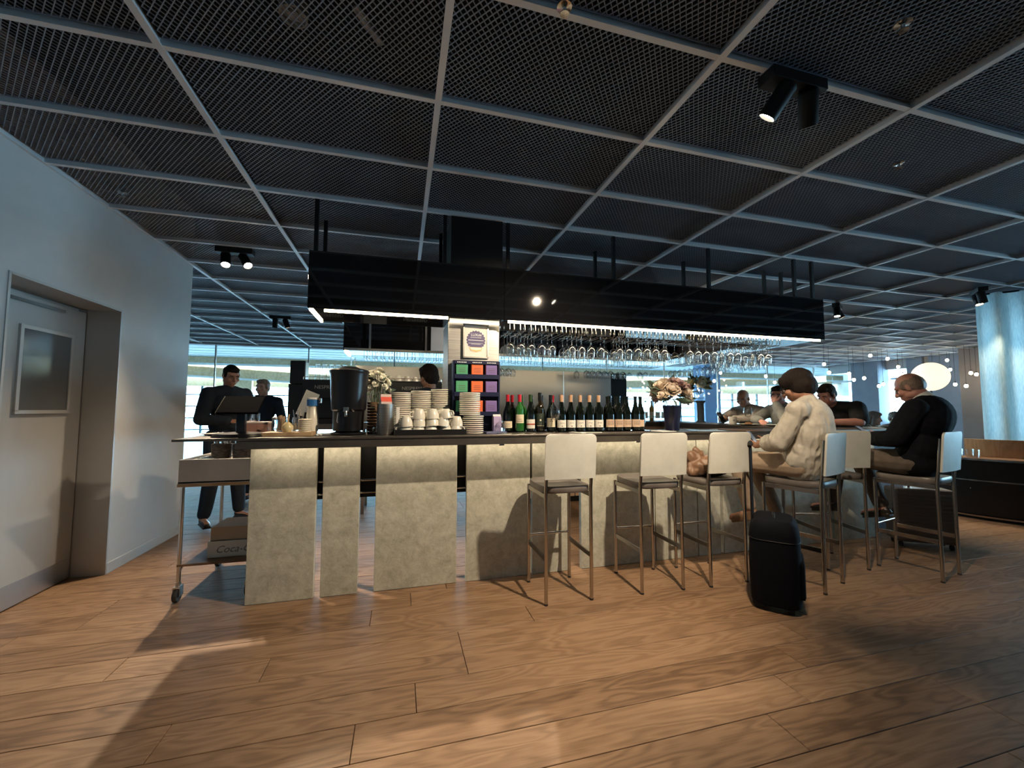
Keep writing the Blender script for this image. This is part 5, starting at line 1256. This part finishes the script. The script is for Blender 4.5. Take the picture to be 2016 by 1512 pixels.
    # hair
    h = MB()
    if hair == 'short':
        h.ell(hp(0,-.022,.040), (.080,.094,.086), hr, 20, 14); h.ell(hp(0,.045,.085), (.060,.045,.035), hr, 14, 10); h.ell(hp(0,-.06,-.01), (.068,.052,.07), hr, 14, 10)
        for c_ in (-1, 1): h.ell(hp(c_*.067,.005,.015), (.014,.03,.04), hr, 8, 6)
    elif hair == 'bob':
        h.ell(hp(0,-.022,.044), (.092,.116,.096), hr, 24, 16); h.ell(hp(0,.030,.070), (.074,.052,.046), hr, 16, 12); h.ell(hp(0,-.065,-.02), (.088,.075,.085), hr, 18, 12)
        for c_ in (-1, 1): h.ell(hp(c_*.066,-.03,-.005), (.026,.062,.07), hr, 12, 10); h.ell(hp(c_*.05,.055,.055), (.036,.036,.05), hr, 12, 10)
    elif hair == 'curly':
        h.ell(hp(0,-.022,.045), (.095,.108,.10), hr, 20, 14); h.ell(hp(0,-.06,-.02), (.088,.06,.08), hr, 14, 10); h.ell(hp(0,.03,.09), (.08,.06,.045), hr, 14, 10)
    elif hair == 'long':
        h.ell(hp(0,-.022,.040), (.088,.102,.092), hr, 20, 14); h.cap(hp(0,-.07,0), hp(0,-.09,-.22), .085, .09); h.ell(hp(0,.04,.085), (.07,.055,.035), hr, 14, 10)
        for c_ in (-1, 1): h.cap(hp(c_*.08,0,.02), hp(c_*.085,.0,-.2), .03, .035)
    elif hair == 'balding':
        h.ell(hp(0,-.042,.006), (.078,.072,.078), hr, 20, 14)
        for c_ in (-1, 1): h.ell(hp(c_*.064,-.008,.014), (.014,.055,.045), hr, 10, 8)
    if hair != 'bald': rbuild('hair', h, hairm, t, .006, 6, .006 if hair == 'curly' else .003, 60 if hair == 'curly' else 35, seed)
    t['_hp'] = 0; del t['_hp']
    return t, hp, hr, S
M['eyewhite'] = mat('eye_white', (.6,.57,.53), .3)
M['phone'] = mat('black_phone', (.01,.01,.012), .15)
def phone(label, loc_world, rot, glow=False):
    t = thing('smartphone', label, 'phone', loc_world); t.rotation_euler = rot
    MB().box(-.036, .036, -.074, .074, -.004, .004).build('body', M['phone'], t, bevel=.003)
    MB().box(-.033, .033, -.070, .070, .0041, .0046).build('screen', M['screen'], t)
    return t
M['screen'] = mat('phone_screen', (.02,.02,.025), .1, emit=(.7,.85,1.0), es=.08)

# woman in beige
def pleats(c, S, P, Wt, Ch, Nb, Q):
    c.ell(Wt.lerp(Ch,.5)+V(0,-.03,.0), (.185,.125,.25), Q, 20, 14); c.ell(Wt+V(0,-.015,-.03), (.19,.12,.16), Q, 18, 12)
    c.ell(P+V(0,-.01,.05), (.20,.14,.13), Q, 18, 12)
    for k in range(9):
        x = -.14+.035*k; cy_ = -.02*(x/.14)**2*-3
        a = Ch+Q @ V(x, -.128+cy_, .03); b_ = Ch+Q @ V(x*1.1, -.138+cy_, -.07); d_ = P+Q @ V(x*1.15, -.130+cy_, .14)
        c.cap(a, b_, .006, .013, 8); c.cap(b_, d_, .013, .009, 8)
JW = dict(pelvis=(0,-.03,.885), waist=(0,-.06,1.03), chest=(0,-.09,1.22), neck=(0,-.075,1.375), head=(0,.0,1.51), pitch=-.42, yaw=.12,
    shL=(-.17,-.07,1.315), shR=(.17,-.07,1.315), elL=(-.23,.05,1.07), elR=(.22,.05,1.07), wrL=(-.09,.26,1.03), wrR=(.10,.25,1.04), hnL=(.7,0,.6), hnR=(-.7,0,.6), curlL=.7, curlR=.7,
    knL=(-.10,.44,.875), knR=(.10,.42,.88), anL=(-.05,.36,.47), anR=(.09,.20,.44), toeL=(-.1,1,-.35), toeR=(.1,1,-.3))
pw, hp, hr, SW = person('seated woman in a loose beige blouse with short dark hair and glasses', (3.055, 2.545, 0), math.radians(19), JW, M['skin_tan'], M['linen'], M['beige_trouser'], 'bob', M['hair_dark'], 'puff', .95, .0058, 'blouse', pleats, M['tanleather'], .02, seed=2, topn=(.008, 24), topsm=10)
gl = MB()
for c_ in (-1, 1):
    gl.tube([hp(c_*.034+.024*math.cos(a), .103, -.002+.018*math.sin(a)) for a in [2*PI*k/16 for k in range(16)]], .0024, 6, closed=True)
    gl.tube([hp(c_*.058,.102,.004), hp(c_*.08,.0,.006)], .0022, 6)
gl.tube([hp(-.010,.104,.0), hp(.010,.104,.0)], .0022, 6)
tg = gl.build('eyeglasses', M['black'], pw, smooth=True)
def w2(loc, rz, p): return Vector(loc)+Matrix.Rotation(rz, 3, 'Z') @ Vector(p)
phone('black phone in the hands of the woman in beige', w2((3.055,2.545,0), math.radians(19), (0,.345,1.075)), (math.radians(55), 0, math.radians(21)))

# man in dark suit
def collar_gap(c, S, P, Wt, Ch, Nb, Q):
    c.ell(Wt+V(0,.0,-.02), (.19,.14,.20), Q, 18, 12); c.ell(P+V(0,.0,.03), (.20,.15,.13), Q, 18, 12)
JM = dict(pelvis=(0,-.03,.89), waist=(0,-.065,1.04), chest=(0,-.12,1.25), neck=(0,-.105,1.395), head=(0,-.01,1.515), pitch=-.50, yaw=.05,
    shL=(-.195,-.10,1.33), shR=(.195,-.10,1.33), elL=(-.27,.01,1.09), elR=(.27,.01,1.09), wrL=(-.10,.22,1.07), wrR=(.10,.21,1.08), hnL=(.6,0,.7), hnR=(-.6,0,.7), curlL=.6, curlR=.65,
    knL=(-.11,.50,.89), knR=(.12,.42,.88), anL=(-.12,.54,.46), anR=(.13,.26,.44), toeL=(-.05,1,-.2), toeR=(.15,1,-.3))
LM, RM = (4.155, 2.45, 0), math.radians(12.5)
pm_, hp, hr, SM_ = person('seated balding man in a dark navy suit looking at his phone', LM, RM, JM, M['skin_pink'], M['suit'], M['brown_trouser'], 'balding', M['hair_grey'], 'long', 1.08, .0058, 'jacket', collar_gap, None, .022, seed=5)
nb = V(*JM['neck']); hb_ = V(*JM['head'])
c = MB(); ax = (hb_-nb).normalized()
q = Vector((0,0,1)).rotation_difference(ax).to_matrix()
c.lathe([(.078,-.02),(.080,.01),(.073,.045),(.068,.045),(.072,.01),(.07,-.02)], 22, nb+ax*.005+V(0,.004,0), q)
c.build('shirt_collar', M['white'], pm_, smooth=True)
phone('black phone held by the man in the dark suit', w2(LM, RM, (0,.315,1.125)), (math.radians(38), 0, RM))

# three men along the short return, facing left
def man3(label, loc, rz, J, *a, **k): return person(label, loc, rz, J, *a, **k)
JB = dict(pelvis=(0,-.04,.89), waist=(0,.03,1.02), chest=(0,.15,1.19), neck=(0,.27,1.37), head=(0,.385,1.49), pitch=-.45, yaw=-.2,
    shL=(-.215,.21,1.34), shR=(.215,.21,1.34), elL=(-.30,.40,1.19), elR=(.28,.42,1.19), wrL=(-.10,.60,1.19), wrR=(.04,.62,1.19), hnL=(.2,0,-1), hnR=(-.2,0,-1),
    knL=(-.12,.40,.88), knR=(.12,.40,.88), anL=(-.12,.32,.42), anR=(.12,.32,.42))
person('broad man in a black T-shirt leaning on the bar beside the woman', (5.02, 3.60, 0), math.radians(104), JB, M['skin_pink'], M['black_tee'], M['brown_trouser'], 'short', M['hair_brown'], 'short', 1.16, .0075, 'tee', seed=7)
JG = dict(pelvis=(0,-.02,.89), waist=(0,.02,1.03), chest=(0,.09,1.21), neck=(0,.15,1.37), head=(0,.225,1.505), pitch=-.10, yaw=.35,
    shL=(-.19,.12,1.31), shR=(.19,.12,1.31), elL=(-.22,.42,1.20), elR=(.22,.36,1.19), wrL=(-.06,.36,1.395), wrR=(.0,.55,1.18), hdL=(.35,-.1,.9), hnL=(.2,-1,0), hnR=(-.2,0,-1), curlL=.9,
    knL=(-.12,.40,.88), knR=(.12,.40,.88), anL=(-.12,.32,.42), anR=(.12,.32,.42))
person('dark haired man in a grey shirt resting his chin on his hand', (4.84, 4.12, 0), math.radians(96), JG, M['skin_pink'], M['grey_shirt'], M['brown_trouser'], 'short', M['hair_dark'], 'long', 1.05, .0078, seed=8)
JH = dict(pelvis=(0,-.02,.89), waist=(0,.02,1.03), chest=(0,.08,1.20), neck=(0,.14,1.36), head=(0,.225,1.485), pitch=-.42, yaw=.30,
    shL=(-.19,.12,1.30), shR=(.19,.12,1.30), elL=(-.24,.34,1.19), elR=(.24,.34,1.19), wrL=(-.08,.54,1.19), wrR=(.06,.56,1.19), hnL=(.6,0,.5), hnR=(-.6,0,.5), curlL=.7, curlR=.7,
    knL=(-.12,.40,.88), knR=(.12,.40,.88), anL=(-.12,.32,.42), anR=(.12,.32,.42))
person('bald man in a pale taupe shirt holding a phone at the bar', (4.86, 4.70, 0), math.radians(98), JH, M['skin'], M['tan_shirt'], M['brown_trouser'], 'bald', M['hair_grey'], 'long', 1.05, .0078, seed=9)
phone('black phone held by the bald man across the bar', w2((4.86,4.70,0), math.radians(98), (0,.665,1.225)), (math.radians(55), 0, math.radians(98)))
for (x, y, rz, lb) in ((5.02, 3.62, 104, 'bar stool under the man in the black T-shirt'), (4.85, 4.13, 96, 'bar stool under the man in the grey shirt'), (4.87, 4.71, 98, 'bar stool under the bald man with the phone')):
    o = dup(st0, (x, y, 0), math.radians(rz), lb, 'bar stools along the short return')

# bartenders
JS = dict(pelvis=(0,0,.98), waist=(0,.0,1.15), chest=(0,.02,1.36), neck=(0,.03,1.545), head=(0,.065,1.705), pitch=-.35, yaw=-.1,
    shL=(-.20,.01,1.49), shR=(.20,.01,1.49), elL=(-.30,.03,1.20), elR=(.29,.05,1.20), wrL=(-.16,.27,1.17), wrR=(.12,.30,1.18), hnL=(.4,0,-.8), hnR=(-.4,0,-.8),
    knL=(-.14,.03,.53), knR=(.14,.03,.53), anL=(-.19,0,.10), anR=(.19,.0,.10), toeL=(-.2,1,-.05), toeR=(.25,1,-.05))
person('standing bartender in navy uniform with cropped dark hair beside the grey wall', (-1.98, 5.50, 0), math.radians(228), JS, M['skin_tan'], M['uniform'], M['uniform'], 'short', M['hair_dark'], 'long', 1.14, .0078, seed=11)
def scaleJ(J, f): return {k: (tuple(c*f for c in v) if isinstance(v, tuple) and not k.startswith(('hn', 'hd', 'toe')) else v) for k, v in J.items()}
J2 = dict(JS); J2.update(wrL=(-.27,.08,.95), wrR=(.27,.1,.95), elL=(-.27,-.02,1.2), elR=(.27,-.02,1.2), pitch=-.05)
person('slim colleague in navy with fair hair standing farther behind the bar', (-1.95, 6.75, 0), math.radians(170), scaleJ(J2, .955), M['skin'], M['uniform'], M['uniform'], 'short', M['hair_grey'], 'long', .95, .0085, seed=12)
J3 = dict(JS); J3.update(pitch=-.25)
person('bartender with dark curly hair behind the espresso machine', (.315, 4.42, 0), math.radians(35), scaleJ(J3, .975), M['skin_tan'], M['uniform'], M['uniform'], 'curly', M['hair_dark'], 'long', 1.0, .0085, seed=13)
# guests on the far banquette
bo.location = (9.1, 5.75, 0); bo.rotation_euler = (0,0,0)
JF = dict(pelvis=(0,-.02,.55), waist=(0,.0,.70), chest=(0,.03,.87), neck=(0,.06,1.03), head=(0,.10,1.17), pitch=-.2, yaw=.3,
    shL=(-.18,.04,.98), shR=(.18,.04,.98), elL=(-.24,.12,.74), elR=(.24,.12,.74), wrL=(-.10,.33,.72), wrR=(.10,.33,.72), hnL=(.4,0,-.8), hnR=(-.4,0,-.8),
    knL=(-.10,.42,.50), knR=(.10,.42,.50), anL=(-.10,.44,.10), anR=(.10,.44,.10))
M['pale_top'] = noisy(mat('pale_blue_knit', rough=.85), [(.3,(.42,.46,.48)),(.7,(.55,.58,.6))], 20, 4); M['pink_top'] = noisy(mat('dusty_pink_knit', rough=.85), [(.3,(.38,.24,.22)),(.7,(.5,.33,.3))], 20, 4)
for k, (x, lb, tp_, hs, hm_, yw) in enumerate(((8.45, 'far guest in pale blue with long grey brown hair', M['pale_top'], 'long', M['hair_grey'], .6), (9.0, 'far guest in a dusty pink top seen past the suited man', M['pink_top'], 'short', M['hair_grey'], .2), (9.45, 'far guest in black with dark hair near the globe lamp', M['black_tee'], 'curly', M['hair_dark'], -.4))):
    J = dict(JF); J['yaw'] = yw
    person(lb, (x, 5.62, 0), math.radians(180), J, M['skin'], tp_, M['brown_trouser'], hs, hm_, 'long', 1.0, .010, seed=20+k, eyes=False)
